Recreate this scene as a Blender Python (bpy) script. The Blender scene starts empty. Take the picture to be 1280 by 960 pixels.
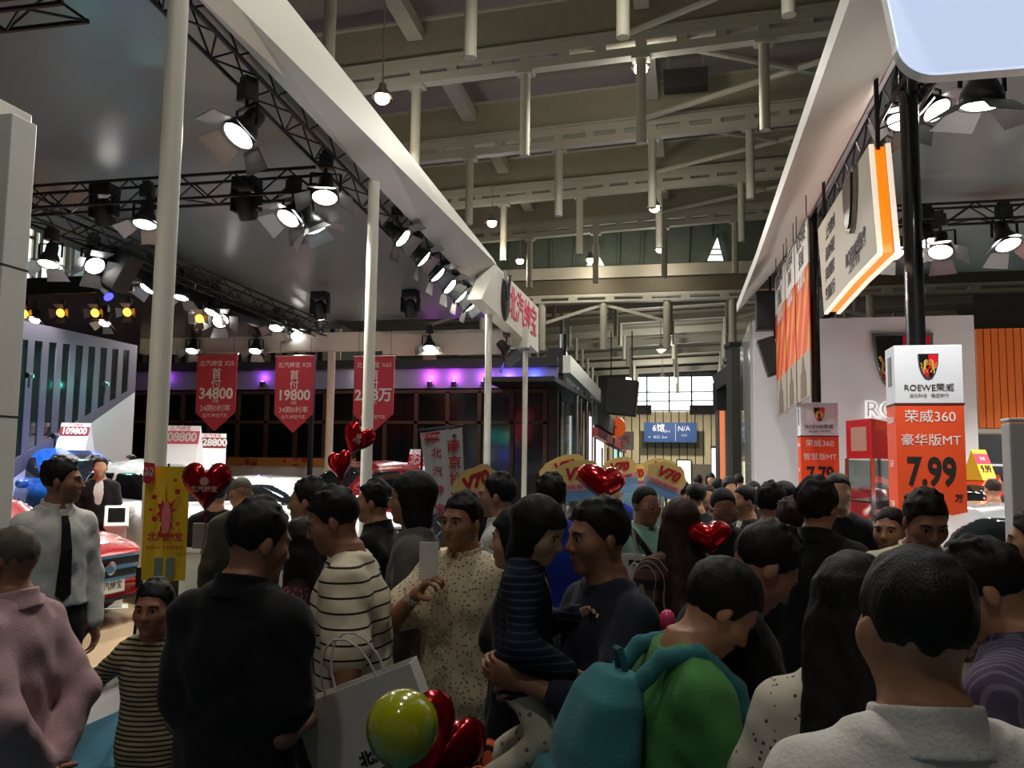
import bpy, math, random
import numpy as np
from mathutils import Vector, Matrix, Euler

SC = bpy.context.scene
COL = SC.collection
random.seed(7)
R = math.radians

# ------------------------------------------------------------------ camera
CAM_Z, FPX, CYAW = 1.85, 1050.0, R(12.36)
cam = bpy.data.cameras.new('camera')
cam.sensor_width = 36.0
cam.lens = 36.0 * FPX / 1280.0
cam.clip_end = 300
camo = bpy.data.objects.new('camera', cam)
COL.objects.link(camo)
CM = Matrix.Rotation(CYAW, 3, 'Z') @ Matrix.Rotation(R(90 + 5.2), 3, 'X') @ Matrix.Rotation(R(0.7), 3, 'Z')
camo.matrix_world = Matrix.Translation((0, 0, CAM_Z)) @ CM.to_4x4()
SC.camera = camo

# ------------------------------------------------------------------ world and exposure
w = bpy.data.worlds.new('world')
SC.world = w
w.use_nodes = True
w.node_tree.nodes['Background'].inputs[0].default_value = (1.0, 0.95, 0.88, 1)
w.node_tree.nodes['Background'].inputs[1].default_value = 0.07
SC.view_settings.view_transform = 'Standard'
SC.view_settings.look = 'None'
SC.view_settings.exposure = 0.0
SC.view_settings.gamma = 1.0
SC.view_settings.use_curve_mapping = False
HIGHBAY_W = 880.0      # hall lamps
SPOT_L, SPOT_R = 700.0, 900.0   # stage spots of the left and the right stand


# ------------------------------------------------------------------ picture point -> place
def ray(px, py):
    v = CM @ Vector(((px - 640) / FPX, (480 - py) / FPX, -1.0))
    return v


def onX(px, py, X):
    v = ray(px, py); t = X / v.x
    return Vector((X, v.y * t, CAM_Z + v.z * t))


def onY(px, py, Y):
    v = ray(px, py); t = Y / v.y
    return Vector((v.x * t, Y, CAM_Z + v.z * t))


def onZ(px, py, Z):
    v = ray(px, py); t = (Z - CAM_Z) / v.z
    return Vector((v.x * t, v.y * t, Z))


CF = Vector((-math.sin(CYAW), math.cos(CYAW), 0))     # horizontal view axis
CR = Vector((math.cos(CYAW), math.sin(CYAW), 0))


def atd(px, py, d):
    v = ray(px, py); t = d / (v.x * CF.x + v.y * CF.y)
    return Vector((v.x * t, v.y * t, CAM_Z + v.z * t))


# ------------------------------------------------------------------ materials
def lin(c):
    o = []
    for x in c[:3]:
        x = x / 255.0
        o.append(x / 12.92 if x <= 0.04045 else ((x + 0.055) / 1.055) ** 2.4)
    return (o[0], o[1], o[2], 1.0)


MC = {}


def mat(name, c, rough=0.6, metal=0.0, emit=0.0, bump=0.0, bscale=60.0, var=0.0, coat=0.0, alpha=1.0, trans=0.0,
        sheen=0.0, spec=0.5, sample=True):
    if name in MC:
        return MC[name]
    m = bpy.data.materials.new(name)
    m.use_nodes = True
    nt = m.node_tree
    b = nt.nodes['Principled BSDF']
    col = lin(c)
    b.inputs['Base Color'].default_value = col
    b.inputs['Roughness'].default_value = rough
    b.inputs['Metallic'].default_value = metal
    b.inputs['Coat Weight'].default_value = coat
    b.inputs['Alpha'].default_value = alpha
    b.inputs['Transmission Weight'].default_value = trans
    b.inputs['Sheen Weight'].default_value = sheen
    b.inputs['Specular IOR Level'].default_value = spec
    if emit > 0:
        b.inputs['Emission Color'].default_value = col
        b.inputs['Emission Strength'].default_value = emit
        if not sample:
            m.cycles.emission_sampling = 'NONE'
    if bump > 0 or var > 0:
        tc = nt.nodes.new('ShaderNodeTexCoord')
        nz = nt.nodes.new('ShaderNodeTexNoise')
        nz.inputs['Scale'].default_value = bscale
        nz.inputs['Detail'].default_value = 4
        nt.links.new(tc.outputs['Object'], nz.inputs['Vector'])
        if bump > 0:
            bp = nt.nodes.new('ShaderNodeBump')
            bp.inputs['Strength'].default_value = bump
            bp.inputs['Distance'].default_value = 0.01
            nt.links.new(nz.outputs['Fac'], bp.inputs['Height'])
            nt.links.new(bp.outputs['Normal'], b.inputs['Normal'])
        if var > 0:
            mx = nt.nodes.new('ShaderNodeMix'); mx.data_type = 'RGBA'
            mx.inputs['A'].default_value = tuple(x * (1 - var) for x in col[:3]) + (1,)
            mx.inputs['B'].default_value = tuple(min(1, x * (1 + var)) for x in col[:3]) + (1,)
            nt.links.new(nz.outputs['Fac'], mx.inputs['Factor'])
            nt.links.new(mx.outputs['Result'], b.inputs['Base Color'])
    MC[name] = m
    return m


def pattern(name, base, other, kind, scale, width=0.3, rough=0.85, third=None):
    """cloth print: stripes along an axis, plaid or blotches, in the wearer's own coordinates"""
    if name in MC:
        return MC[name]
    m = bpy.data.materials.new(name); m.use_nodes = True
    nt = m.node_tree; N = nt.nodes; L = nt.links
    b = N['Principled BSDF']; b.inputs['Roughness'].default_value = rough
    b.inputs['Specular IOR Level'].default_value = 0.25
    tc = N.new('ShaderNodeTexCoord')
    sp = N.new('ShaderNodeSeparateXYZ'); L.new(tc.outputs['Object'], sp.inputs[0])

    def math_(op, a, bb):
        n = N.new('ShaderNodeMath'); n.operation = op
        for i, v in enumerate((a, bb)):
            if v is None: continue
            if isinstance(v, (int, float)): n.inputs[i].default_value = v
            else: L.new(v, n.inputs[i])
        return n.outputs[0]

    def band(sock, sc, wd):
        f = math_('FRACT', math_('MULTIPLY', sock, sc), None)
        return math_('LESS_THAN', f, wd)

    def mix(fac, a, bb):
        x = N.new('ShaderNodeMix'); x.data_type = 'RGBA'
        L.new(fac, x.inputs['Factor'])
        for k, v in (('A', a), ('B', bb)):
            if isinstance(v, tuple): x.inputs[k].default_value = v
            else: L.new(v, x.inputs[k])
        return x.outputs['Result']
    A, B = lin(base), lin(other)
    if kind == 'z':
        out = mix(band(sp.outputs['Z'], scale, width), A, B)
    elif kind == 'x':
        out = mix(band(sp.outputs['X'], scale, width), A, B)
    elif kind == 'plaid':
        ax = math_('ADD', sp.outputs['X'], sp.outputs['Y'])
        f1 = band(ax, scale, width); f2 = band(sp.outputs['Z'], scale, width)
        f3 = band(ax, scale * 3, .12)
        out = mix(f1, A, B); out2 = mix(f2, out, lin(third or other)); out = mix(math_('MULTIPLY', f3, .5), out2, lin((190, 170, 140)))
    else:
        v = N.new('ShaderNodeTexVoronoi'); v.inputs['Scale'].default_value = scale
        L.new(tc.outputs['Object'], v.inputs['Vector'])
        out = mix(math_('LESS_THAN', v.outputs['Distance'], width), A, B)
    L.new(out, b.inputs['Base Color'])
    MC[name] = m
    return m


# ------------------------------------------------------------------ object helpers
def tag(o, label=None, cat=None, group=None, kind=None):
    if label: o['label'] = label
    if cat: o['category'] = cat
    if group: o['group'] = group
    if kind: o['kind'] = kind
    return o


def empty(name, loc=(0, 0, 0), rz=0.0, label=None, cat=None, group=None, rot=None):
    o = bpy.data.objects.new(name, None)
    o.empty_display_size = 0.1
    o.location = loc
    o.rotation_euler = rot if rot else (0, 0, rz)
    COL.objects.link(o)
    return tag(o, label, cat, group)


def link(name, me, parent=None, loc=None, rot=None):
    o = bpy.data.objects.new(name, me)
    COL.objects.link(o)
    if parent: o.parent = parent
    if loc is not None: o.location = loc
    if rot is not None: o.rotation_euler = rot
    return o


def mesh_np(name, V, F, m, smooth=True):
    """quads (n,4) or a list of polygons"""
    me = bpy.data.meshes.new(name)
    if isinstance(F, np.ndarray):
        n, k = F.shape
        me.vertices.add(len(V)); me.vertices.foreach_set('co', np.ascontiguousarray(V, dtype=np.float32).ravel())
        me.loops.add(n * k); me.loops.foreach_set('vertex_index', np.ascontiguousarray(F, dtype=np.int32).ravel())
        me.polygons.add(n)
        me.polygons.foreach_set('loop_start', np.arange(0, n * k, k, dtype=np.int32))
        me.update(calc_edges=True); me.validate()
    else:
        me.from_pydata([tuple(v) for v in V], [], F); me.update()
    if smooth:
        me.polygons.foreach_set('use_smooth', np.ones(len(me.polygons), dtype=bool))
    if m is not None: me.materials.append(m)
    return me


class MB:
    """collects simple solids; build() links them as ONE mesh object"""
    def __init__(s): s.v = []; s.f = []

    def add(s, vs, fs):
        n = len(s.v); s.v += [Vector(v) for v in vs]; s.f += [[i + n for i in f] for f in fs]; return s

    def box(s, c, size, rot=None, taper=1.0):
        x, y, z = size[0] / 2, size[1] / 2, size[2] / 2
        vs = []
        for sz in (-1, 1):
            k = taper if sz > 0 else 1
            for sx, sy in ((-1, -1), (1, -1), (1, 1), (-1, 1)):
                vs.append(Vector((sx * x * k, sy * y * k, sz * z)))
        if rot is not None:
            vs = [rot @ v for v in vs]
        c = Vector(c)
        return s.add([v + c for v in vs], [(3, 2, 1, 0), (4, 5, 6, 7), (0, 1, 5, 4), (1, 2, 6, 5), (2, 3, 7, 6), (3, 0, 4, 7)])

    def bar(s, a, b, wd, hg=None, up=(0, 0, 1)):
        """rectangular bar from a to b"""
        a, b = Vector(a), Vector(b); hg = hg or wd
        d = (b - a); L = d.length; d.normalize()
        up = Vector(up)
        if abs(d.dot(up)) > .98: up = Vector((0, 1, 0))
        x = d.cross(up).normalized(); z = x.cross(d)
        M = Matrix((x, d, z)).transposed()
        return s.box((a + b) / 2, (wd, L, hg), M)

    def tube(s, a, b, r, r2=None, n=10, cap=True):
        a, b = Vector(a), Vector(b); r2 = r if r2 is None else r2
        d = (b - a).normalized()
        u = d.orthogonal().normalized(); v = d.cross(u)
        vs = []
        for p, rr in ((a, r), (b, r2)):
            for i in range(n):
                t = 2 * math.pi * i / n
                vs.append(p + (u * math.cos(t) + v * math.sin(t)) * rr)
        fs = [(i, (i + 1) % n, n + (i + 1) % n, n + i) for i in range(n)]
        if cap: fs += [tuple(range(n))[::-1], tuple(range(n, 2 * n))]
        return s.add(vs, fs)

    def path(s, pts, r, n=6):
        for a, b in zip(pts[:-1], pts[1:]): s.tube(a, b, r, n=n)
        return s

    def lathe(s, prof, n=20, M=None):
        vs, fs = [], []
        for r, z in prof:
            for i in range(n):
                t = 2 * math.pi * i / n
                vs.append(Vector((r * math.cos(t), r * math.sin(t), z)))
        for k in range(len(prof) - 1):
            for i in range(n):
                j = (i + 1) % n
                fs.append((k * n + i, k * n + j, (k + 1) * n + j, (k + 1) * n + i))
        if prof[0][0] > 1e-4: fs.append(tuple(range(n))[::-1])
        if prof[-1][0] > 1e-4: fs.append(tuple(range((len(prof) - 1) * n, len(prof) * n)))
        if M is not None: vs = [M @ v for v in vs]
        return s.add(vs, fs)

    def prism(s, poly, d):
        """polygon of 3D points pushed by d"""
        d = Vector(d); n = len(poly); p = [Vector(q) for q in poly]
        nrm = Vector((0, 0, 0))
        for i in range(n): nrm += p[i].cross(p[(i + 1) % n])
        if nrm.dot(d) > 0: p = p[::-1]
        vs = p + [q + d for q in p]
        return s.add(vs, [tuple(range(n)), tuple(range(n, 2 * n))[::-1]] + [(i, n + i, n + (i + 1) % n, (i + 1) % n) for i in range(n)])

    def build(s, name, m, parent=None, smooth=False, bevel=0.0, loc=None, rot=None):
        me = mesh_np(name, s.v, s.f, m, smooth)
        o = link(name, me, parent, loc, rot)
        if bevel > 0:
            b = o.modifiers.new('bevel', 'BEVEL'); b.width = bevel; b.segments = 2; b.limit_method = 'ANGLE'
        if smooth:
            e = o.modifiers.new('split', 'EDGE_SPLIT'); e.split_angle = R(40)
        return o


def box(name, c, size, m, parent=None, rot=None, bevel=0.0, taper=1.0):
    return MB().box(c, size, rot, taper).build(name, m, parent, bevel=bevel)


def struct(o):
    o['kind'] = 'structure'; return o


def text(parent, body, size, loc, m, rot=(R(90), 0, 0), bold=0.0, width=1.0, align='CENTER', name='lettering', shear=0.0, vertical=False, ext=.001, space=1.0):
    c = bpy.data.curves.new(name, 'FONT')
    c.body = '\n'.join(body) if vertical else body
    c.size = size; c.align_x = align; c.align_y = 'CENTER'
    c.extrude = ext; c.offset = bold; c.resolution_u = 3; c.shear = shear; c.space_character = space
    c.materials.append(m)
    o = bpy.data.objects.new(name, c); COL.objects.link(o)
    o.parent = parent; o.location = loc; o.rotation_euler = rot; o.scale = (width, 1, 1)
    return o


def copy_tree(o, parent=None):
    c = o.copy(); COL.objects.link(c)
    if parent is not None: c.parent = parent
    for ch in list(o.children): copy_tree(ch, c)
    return c


# ------------------------------------------------------------------ signed-distance sculpting
class Field:
    """solids blended on a grid, meshed with surface nets"""
    def __init__(s): s.p = []

    def cap(s, a, b, ra, rb=None, k=0.02, op='+'):
        s.p.append(('cap', np.array(a, float), np.array(b, float), ra, ra if rb is None else rb, k, op)); return s

    def ell(s, c, r, Rm=None, k=0.02, op='+', e=2.0):
        s.p.append(('ell', np.array(c, float), np.array(r, float), np.eye(3) if Rm is None else np.array(Rm), k, op, e)); return s

    def loft(s, o, Rm, sec, k=0.03, op='+', e=2.0):
        s.p.append(('loft', np.array(o, float), np.array(Rm), np.array(sec, float), k, op, e)); return s

    def func(s, f, op='max'):
        s.p.append(('func', f, op)); return s

    def bounds(s):
        lo, hi = np.full(3, 1e9), np.full(3, -1e9)
        for p in s.p:
            b = s._bb(p)
            if b is None or p[6 if p[0] == 'cap' else 5] == '-': continue
            lo = np.minimum(lo, b[0]); hi = np.maximum(hi, b[1])
        return lo, hi

    def _bb(s, p):
        if p[0] == 'cap':
            _, a, b, ra, rb, k, op = p; m = max(ra, rb)
            return np.minimum(a, b) - m, np.maximum(a, b) + m
        if p[0] == 'ell':
            ex = np.abs(p[3]) @ p[2]
            return p[1] - ex, p[1] + ex
        if p[0] == 'loft':
            _, o, Rm, sec, k, op, e = p
            mx = np.max(np.abs(sec[:, 1]) + sec[:, 3]); my = np.max(np.abs(sec[:, 2]) + sec[:, 4])
            pts = np.array([[x, y, z] for x in (-mx, mx) for y in (-my, my) for z in (sec[0, 0], sec[-1, 0])])
            q = o + pts @ Rm.T
            return q.min(0), q.max(0)
        return None

    def mesh(s, h, fine=None, hf=None):
        lo, hi = s.bounds(); lo = lo - 3 * h; hi = hi + 3 * h
        axs = []
        for i in range(3):
            if fine is None:
                axs.append(np.arange(lo[i], hi[i] + h, h))
            else:
                a, b = max(fine[0][i], lo[i]), min(fine[1][i], hi[i])
                parts = []
                if a > lo[i] + h: n = max(2, int(math.ceil((a - lo[i]) / h))); parts.append(np.linspace(lo[i], a, n, endpoint=False))
                n = max(3, int(math.ceil((b - a) / hf))); parts.append(np.linspace(a, b, n, endpoint=False))
                n = max(3, int(math.ceil((hi[i] - b) / h))); parts.append(np.linspace(b, max(hi[i], b + 3 * hf), n))
                axs.append(np.concatenate(parts))
        D = np.full([len(a) for a in axs], 1.0, dtype=np.float32)
        for p in s.p:
            bb = s._bb(p)
            if p[0] == 'func': sl = [slice(0, len(a)) for a in axs]
            else:
                k = p[5] if p[0] == 'cap' else p[4]
                pad = k + 2.5 * h
                sl = []
                for i in range(3):
                    i0 = np.searchsorted(axs[i], bb[0][i] - pad); i1 = np.searchsorted(axs[i], bb[1][i] + pad)
                    sl.append(slice(max(0, i0 - 1), min(len(axs[i]), i1 + 1)))
            sl = tuple(sl)
            X = axs[0][sl[0]][:, None, None]; Y = axs[1][sl[1]][None, :, None]; Z = axs[2][sl[2]][None, None, :]
            if X.size == 0 or Y.size == 0 or Z.size == 0: continue
            A = D[sl]
            if p[0] == 'func':
                d = p[1](X, Y, Z)
                if p[2] == 'max': D[sl] = np.maximum(A, d)
                elif p[2] == 'add': D[sl] = A + d
                else: D[sl] = np.minimum(A, d)
                continue
            if p[0] == 'cap':
                _, a, b, ra, rb, k, op = p
                ba = b - a; L2 = max(1e-9, ba @ ba)
                t = np.clip(((X - a[0]) * ba[0] + (Y - a[1]) * ba[1] + (Z - a[2]) * ba[2]) / L2, 0, 1)
                d = np.sqrt((X - a[0] - t * ba[0]) ** 2 + (Y - a[1] - t * ba[1]) ** 2 + (Z - a[2] - t * ba[2]) ** 2) - (ra + (rb - ra) * t)
            else:
                o = p[1]; Rm = p[2] if p[0] == 'loft' else p[3]
                dx, dy, dz = X - o[0], Y - o[1], Z - o[2]
                x = dx * Rm[0, 0] + dy * Rm[1, 0] + dz * Rm[2, 0]
                y = dx * Rm[0, 1] + dy * Rm[1, 1] + dz * Rm[2, 1]
                z = dx * Rm[0, 2] + dy * Rm[1, 2] + dz * Rm[2, 2]
                if p[0] == 'ell':
                    _, _, r, _, k, op, e = p
                    if e == 2.0:
                        q = np.sqrt((x / r[0]) ** 2 + (y / r[1]) ** 2 + (z / r[2]) ** 2)
                        g = np.sqrt((x / r[0] ** 2) ** 2 + (y / r[1] ** 2) ** 2 + (z / r[2] ** 2) ** 2)
                        d = q * (q - 1) / np.maximum(g, 1e-6)
                    else:
                        q = (np.abs(x / r[0]) ** e + np.abs(y / r[1]) ** e + np.abs(z / r[2]) ** e) ** (1 / e)
                        d = (q - 1) * r.min()
                else:
                    _, _, _, sec, k, op, e = p
                    zz = sec[:, 0]
                    cx, cy, rx, ry = [np.interp(z, zz, sec[:, i]) for i in (1, 2, 3, 4)]
                    u, v = np.abs((x - cx) / rx), np.abs((y - cy) / ry)
                    if e == 2.0:
                        q = np.sqrt(u * u + v * v)
                    else:
                        q = (u ** e + v ** e) ** (1 / e)
                    d = (q - 1) * np.minimum(rx, ry)
                    d = np.maximum(d, np.maximum(zz[0] - z, z - zz[-1]))
            if op == '+':
                hh = np.maximum(k - np.abs(A - d), 0) / k
                D[sl] = np.minimum(A, d) - hh * hh * k * .25
            else:
                d = -d
                hh = np.maximum(k - np.abs(A - d), 0) / k
                D[sl] = np.maximum(A, d) + hh * hh * k * .25
        return snet(D, axs)


ED = []
for _a in range(3):
    for _u in (0, 1):
        for _v in (0, 1):
            o1 = [0, 0, 0]; oth = [i for i in range(3) if i != _a]
            o1[oth[0]] = _u; o1[oth[1]] = _v
            o2 = list(o1); o2[_a] = 1
            ED.append((tuple(o1), tuple(o2), _a))


def snet(D, axs):
    for ax in range(3):     # close the grid
        sl = [slice(None)] * 3
        for e in (0, -1):
            sl[ax] = e; D[tuple(sl)] = np.maximum(D[tuple(sl)], 1e-3)
    S = (D < 0)
    T = S.astype(np.int8)
    tot = sum(T[a:T.shape[0] - 1 + a, b:T.shape[1] - 1 + b, c:T.shape[2] - 1 + c] for a in (0, 1) for b in (0, 1) for c in (0, 1))
    act = (tot > 0) & (tot < 8)
    I, J, K = np.nonzero(act)
    n = len(I)
    vid = np.full(act.shape, -1, dtype=np.int32); vid[I, J, K] = np.arange(n)
    acc = np.zeros((n, 3)); cnt = np.zeros(n)
    base = (I, J, K)
    for o1, o2, a in ED:
        da = D[I + o1[0], J + o1[1], K + o1[2]]; db = D[I + o2[0], J + o2[1], K + o2[2]]
        m = (da < 0) != (db < 0)
        if not m.any(): continue
        t = da[m] / (da[m] - db[m])
        for i in range(3):
            c0 = axs[i][base[i][m] + o1[i]]
            if i == a: c0 = c0 + t * (axs[i][base[i][m] + 1] - axs[i][base[i][m]])
            acc[m, i] += c0
        cnt[m] += 1
    V = acc / np.maximum(cnt, 1)[:, None]
    Q = []
    for a in range(3):
        sl1 = [slice(None)] * 3; sl2 = [slice(None)] * 3
        sl1[a] = slice(0, -1); sl2[a] = slice(1, None)
        s1, s2 = S[tuple(sl1)], S[tuple(sl2)]
        E = np.array(np.nonzero(s1 != s2))
        if E.shape[1] == 0: continue
        b, c = (a + 1) % 3, (a + 2) % 3
        ok = (E[b] >= 1) & (E[c] >= 1) & (E[b] < D.shape[b] - 1) & (E[c] < D.shape[c] - 1)
        E = E[:, ok]
        flip = s1[tuple(E)]
        def cell(db, dc):
            q = E.copy(); q[b] += db; q[c] += dc
            return vid[tuple(q)]
        q = np.stack([cell(-1, -1), cell(0, -1), cell(0, 0), cell(-1, 0)], 1)
        q[~flip] = q[~flip][:, ::-1]
        Q.append(q)
    return V, (np.concatenate(Q) if Q else np.zeros((0, 4), int))


def rx(a): return np.array(Matrix.Rotation(a, 3, 'X'))
def ry(a): return np.array(Matrix.Rotation(a, 3, 'Y'))
def rz(a): return np.array(Matrix.Rotation(a, 3, 'Z'))

# ------------------------------------------------------------------ people
M_SKIN = mat('skin', (178, 130, 100), .55, bump=.08, bscale=90, var=.06)
M_SKIN2 = mat('skin_tan', (158, 110, 84), .55, bump=.08, bscale=90, var=.06)
M_SKIN3 = mat('skin_light', (200, 155, 128), .5, bump=.05, bscale=90, var=.05)
M_LIP = mat('lips', (150, 82, 74), .5)
M_EYE = mat('eye_white', (205, 200, 192), .25)
M_IRIS = mat('iris', (22, 14, 10), .2)


def hairmat(name, c):
    m = mat(name, c, .62, spec=.3)
    nt = m.node_tree
    if 'wv' in nt.nodes: return m
    tc = nt.nodes.new('ShaderNodeTexCoord'); wv = nt.nodes.new('ShaderNodeTexNoise'); wv.name = 'wv'
    mp = nt.nodes.new('ShaderNodeMapping'); mp.inputs['Scale'].default_value = (1, 1, .12)
    wv.inputs['Scale'].default_value = 260; wv.inputs['Detail'].default_value = 3
    bp = nt.nodes.new('ShaderNodeBump'); bp.inputs['Strength'].default_value = .5; bp.inputs['Distance'].default_value = .006
    nt.links.new(tc.outputs['Object'], mp.inputs[0]); nt.links.new(mp.outputs[0], wv.inputs['Vector'])
    nt.links.new(wv.outputs['Fac'], bp.inputs['Height']); nt.links.new(bp.outputs['Normal'], nt.nodes['Principled BSDF'].inputs['Normal'])
    return m


M_HAIR = hairmat('hair_black', (20, 16, 15))
M_HAIRB = hairmat('hair_brown', (48, 32, 24))
M_HAIRG = hairmat('hair_grey', (96, 86, 76))
M_SHOE = mat('shoe_black', (24, 22, 22), .45)


def cloth(name, c, **k):
    return mat('cloth_' + name, c, .9, bump=.25, bscale=140, var=.12, spec=.2, sheen=.1)


HANDS = {}


def hand_np(curl, h):
    """right hand, fingers along +z, palm facing -y, thumb towards -x; wrist at the origin"""
    key = (round(curl, 2), h)
    if key in HANDS: return HANDS[key]
    f = Field()
    f.loft((0, 0, 0), np.eye(3), [(-.05, 0, 0, .026, .021), (0, 0, 0, .027, .019), (.03, 0, 0, .036, .017), (.075, 0, 0, .041, .015), (.092, 0, 0, .039, .012)], k=.012)
    f.ell((-.026, -.008, .035), (.018, .015, .034), k=.015)
    ln = (.040, .045, .042, .033); rr = (.0088, .0092, .0088, .0078)
    for i, x in enumerate((-.030, -.010, .010, .029)):
        p = np.array([x, 0, .086 - .006 * abs(i - 1.2)])
        ang = 0.12 + curl * .25; sp = (-.09, -.02, .05, .13)[i]
        L = ln[i]; r = rr[i]
        for s, (kk, dc) in enumerate(((1, .9), (.68, 1.1), (.52, .8))):
            dirv = np.array([math.sin(sp) * math.cos(ang), -math.sin(ang), math.cos(ang) * math.cos(sp)])
            q = p + dirv * L * kk
            f.cap(p, q, r, r * .92, k=.004 if s else .008); r *= .92; p = q
            ang += curl * dc
    a = np.array([-.024, -.006, .02]); dirs = (np.array([-.72, -.35 - curl * .25, .6]), np.array([-.42, -.3 - curl * .45, .85]), np.array([-.15, -.3 - curl * .5, .9]))
    r = .0125
    for dv, L in zip(dirs, (.038, .032, .026)):
        b = a + dv / np.linalg.norm(dv) * L
        f.cap(a, b, r, r * .9, k=.008); r *= .9; a = b
    HANDS[key] = f.mesh(h)
    return HANDS[key]


def noise3(x, y, z, s):
    return (np.sin(x * s + 1.3 * np.sin(y * s * .7) + 2) * np.sin(y * s * 1.1 + .8 * np.sin(z * s * .6) + 1) * np.sin(z * s * .9 + 1.1 * np.sin(x * s * .8)))


TOR = [  # fraction of height, half width, half depth (for 1.72 m)
    (.455, .145, .098), (.50, .168, .112), (.55, .160, .108), (.60, .146, .103), (.66, .150, .108), (.72, .166, .116), (.77, .172, .112),
    (.80, .142, .092), (.825, .092, .070), (.845, .064, .060), (.875, .053, .056)]


def person(label, px, py, d, face, top, legs, hair=('short', None), skin=None, ground=0.0, gender='m', group=None,
           head=(0, 0, 0), lean=0.0, arms=None, headk=1.0, build=1.0, glasses=False, extras=None, name='person', eyes=True, zfix=None, seated=None):
    """px, py: where the top of the head shows in the picture at distance d; face: 0 away, 90 picture left, 180 towards the camera"""
    skin = skin or M_SKIN
    d = d * 1.14 if d < 6.5 else d
    pt = atd(px, py, d)
    Htot = pt.z - ground
    h = .0105 if d < 2.7 else (.014 if d < 5.2 else .024)
    hf = h * .5
    yaw = CYAW + R(face)
    lean_ = R(lean); hy, hp, hr = [R(v) for v in head]
    Rt = rx(-lean_)
    Rh = Rt @ rz(hy) @ rx(-hp) @ ry(hr)

    def skeleton(H):
        s = H / 1.72
        hip = np.array([0, 0, .50 * H])
        T = lambda x, y, z: hip + Rt @ np.array([x * s, y * s, (z - .50) * H])
        hk = s * headk
        nb = T(0, -.005, .845)
        hc = nb + Rt @ np.array([0, .012, .045]) * s + Rh @ np.array([0, .018, .103]) * hk
        top = hc + Rh @ np.array([0, 0, .128]) * hk
        return s, hk, T, nb, hc, top
    H = Htot / skeleton(1.0)[5][2]
    s, hk, T, nb, hc, tp = skeleton(H)
    c, sn = math.cos(yaw), math.sin(yaw)
    loc = Vector((pt.x - (c * tp[0] - sn * tp[1]), pt.y - (sn * tp[0] + c * tp[1]), ground))
    root = empty(name, loc, yaw, label, 'person', group)
    bw = build
    # ---- arms
    arms = arms or {}
    ARM = {}
    for side, sg in (('r', 1), ('l', -1)):
        sp = arms.get(side, 'down')
        S = T(sg * .160 * (.93 if gender == 'f' else 1) * (.5 + .5 * bw), -.004, .793)
        if sp == 'down': Wp = S + np.array([sg * .07, .05, -.325 * H]) * np.array([1, 1, 1])
        elif sp == 'front': Wp = T(sg * .09, .30, .66)
        elif sp == 'phone': Wp = T(sg * .07, .34, .70)
        elif sp == 'back': Wp = T(sg * .03, -.17, .53)
        elif sp == 'hip': Wp = T(sg * .12, .20, .60)
        else: Wp = T(*sp[:3])
        curl = 1.0 if isinstance(sp, str) and sp != 'down' else (.45 if sp == 'down' else (sp[3] if len(sp) > 3 else .8))
        La, Lf = .172 * H, .150 * H
        v = Wp - S; L = np.linalg.norm(v)
        if L > (La + Lf) * .985: Wp = S + v * ((La + Lf) * .985 / L); v = Wp - S; L = np.linalg.norm(v)
        u = v / L
        x = (La * La - Lf * Lf + L * L) / (2 * L); y = math.sqrt(max(0, La * La - x * x))
        pole = np.array([sg * .55, -.6, -.5]) if sp != 'back' else np.array([sg * .9, -.5, 0])
        if not isinstance(sp, str) and len(sp) > 4: pole = np.array(sp[4], float)
        pole = pole - u * (pole @ u); pole /= np.linalg.norm(pole)
        E = S + u * x + pole * y
        fd = (Wp - E) / np.linalg.norm(Wp - E)
        ARM[side] = (S, E, Wp, fd, sg, curl)
    # ---- body: one surface
    f = Field()
    sec = [(t * H - .5 * H, 0, 0, a * s * (bw if t < .8 else 1) * (.93 if gender == 'f' and t > .55 else 1), b * s * (bw if t < .8 else 1)) for t, a, b in TOR]
    f.loft((0, 0, .5 * H), Rt, sec, k=.03)
    if gender == 'f':
        for sg in (-1, 1): f.ell(T(sg * .07, .085, .725), np.array([.06, .05, .06]) * s, k=.04)
    for side in 'rl':
        S, E, Wp, fd, sg, curl = ARM[side]
        f.cap(T(sg * .03, -.012, .842), S + Rt @ np.array([-sg * .012, -.008, .012]) * s, .040 * s, .042 * s * bw, k=.05)
        f.cap(S, E, .050 * s * bw, .040 * s * bw, k=.05); f.cap(E, Wp, .040 * s * bw, .026 * s, k=.02)
    stance = .095 * s
    KN, AN = {}, {}
    for sg in (-1, 1):
        hipj = np.array([sg * .085 * s, 0, .485 * H]); kn = np.array([sg * stance, .02, .275 * H]); an = np.array([sg * stance, -.01, .055 * H])
        if seated is not None:
            kn = T(*seated[0](sg)); an = T(*seated[1](sg))
        KN[sg], AN[sg] = kn, an
        f.cap(hipj, kn, .082 * s * bw, .056 * s * bw, k=.03); f.cap(kn, an, .054 * s * bw, .036 * s, k=.02)
    # neck and head
    f.cap(nb - Rt @ np.array([0, .0, .03]) * s, hc + Rh @ np.array([0, -.02, -.05]) * hk, .056 * s * (.88 if gender == 'f' else 1), .052 * hk * (.9 if gender == 'f' else 1), k=.03)
    P = lambda x, y, z: hc + Rh @ (np.array([x, y, z]) * hk)
    e3 = lambda a, b, cc: np.array([a, b, cc]) * hk
    f.ell(P(0, -.012, .028), e3(.074, .094, .090), Rh, k=.02)
    f.ell(P(0, .028, -.042), e3(.058, .062, .066), Rh, k=.035)
    f.ell(P(0, .066, -.094), e3(.024, .020, .018), Rh, k=.025)
    for sg in (-1, 1):
        f.ell(P(sg * .040, .050, -.022), e3(.028, .028, .030), Rh, k=.025)
        f.ell(P(sg * .076, -.012, -.010), e3(.0085, .018, .029), Rh @ rz(sg * -.45), k=.008)
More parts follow.
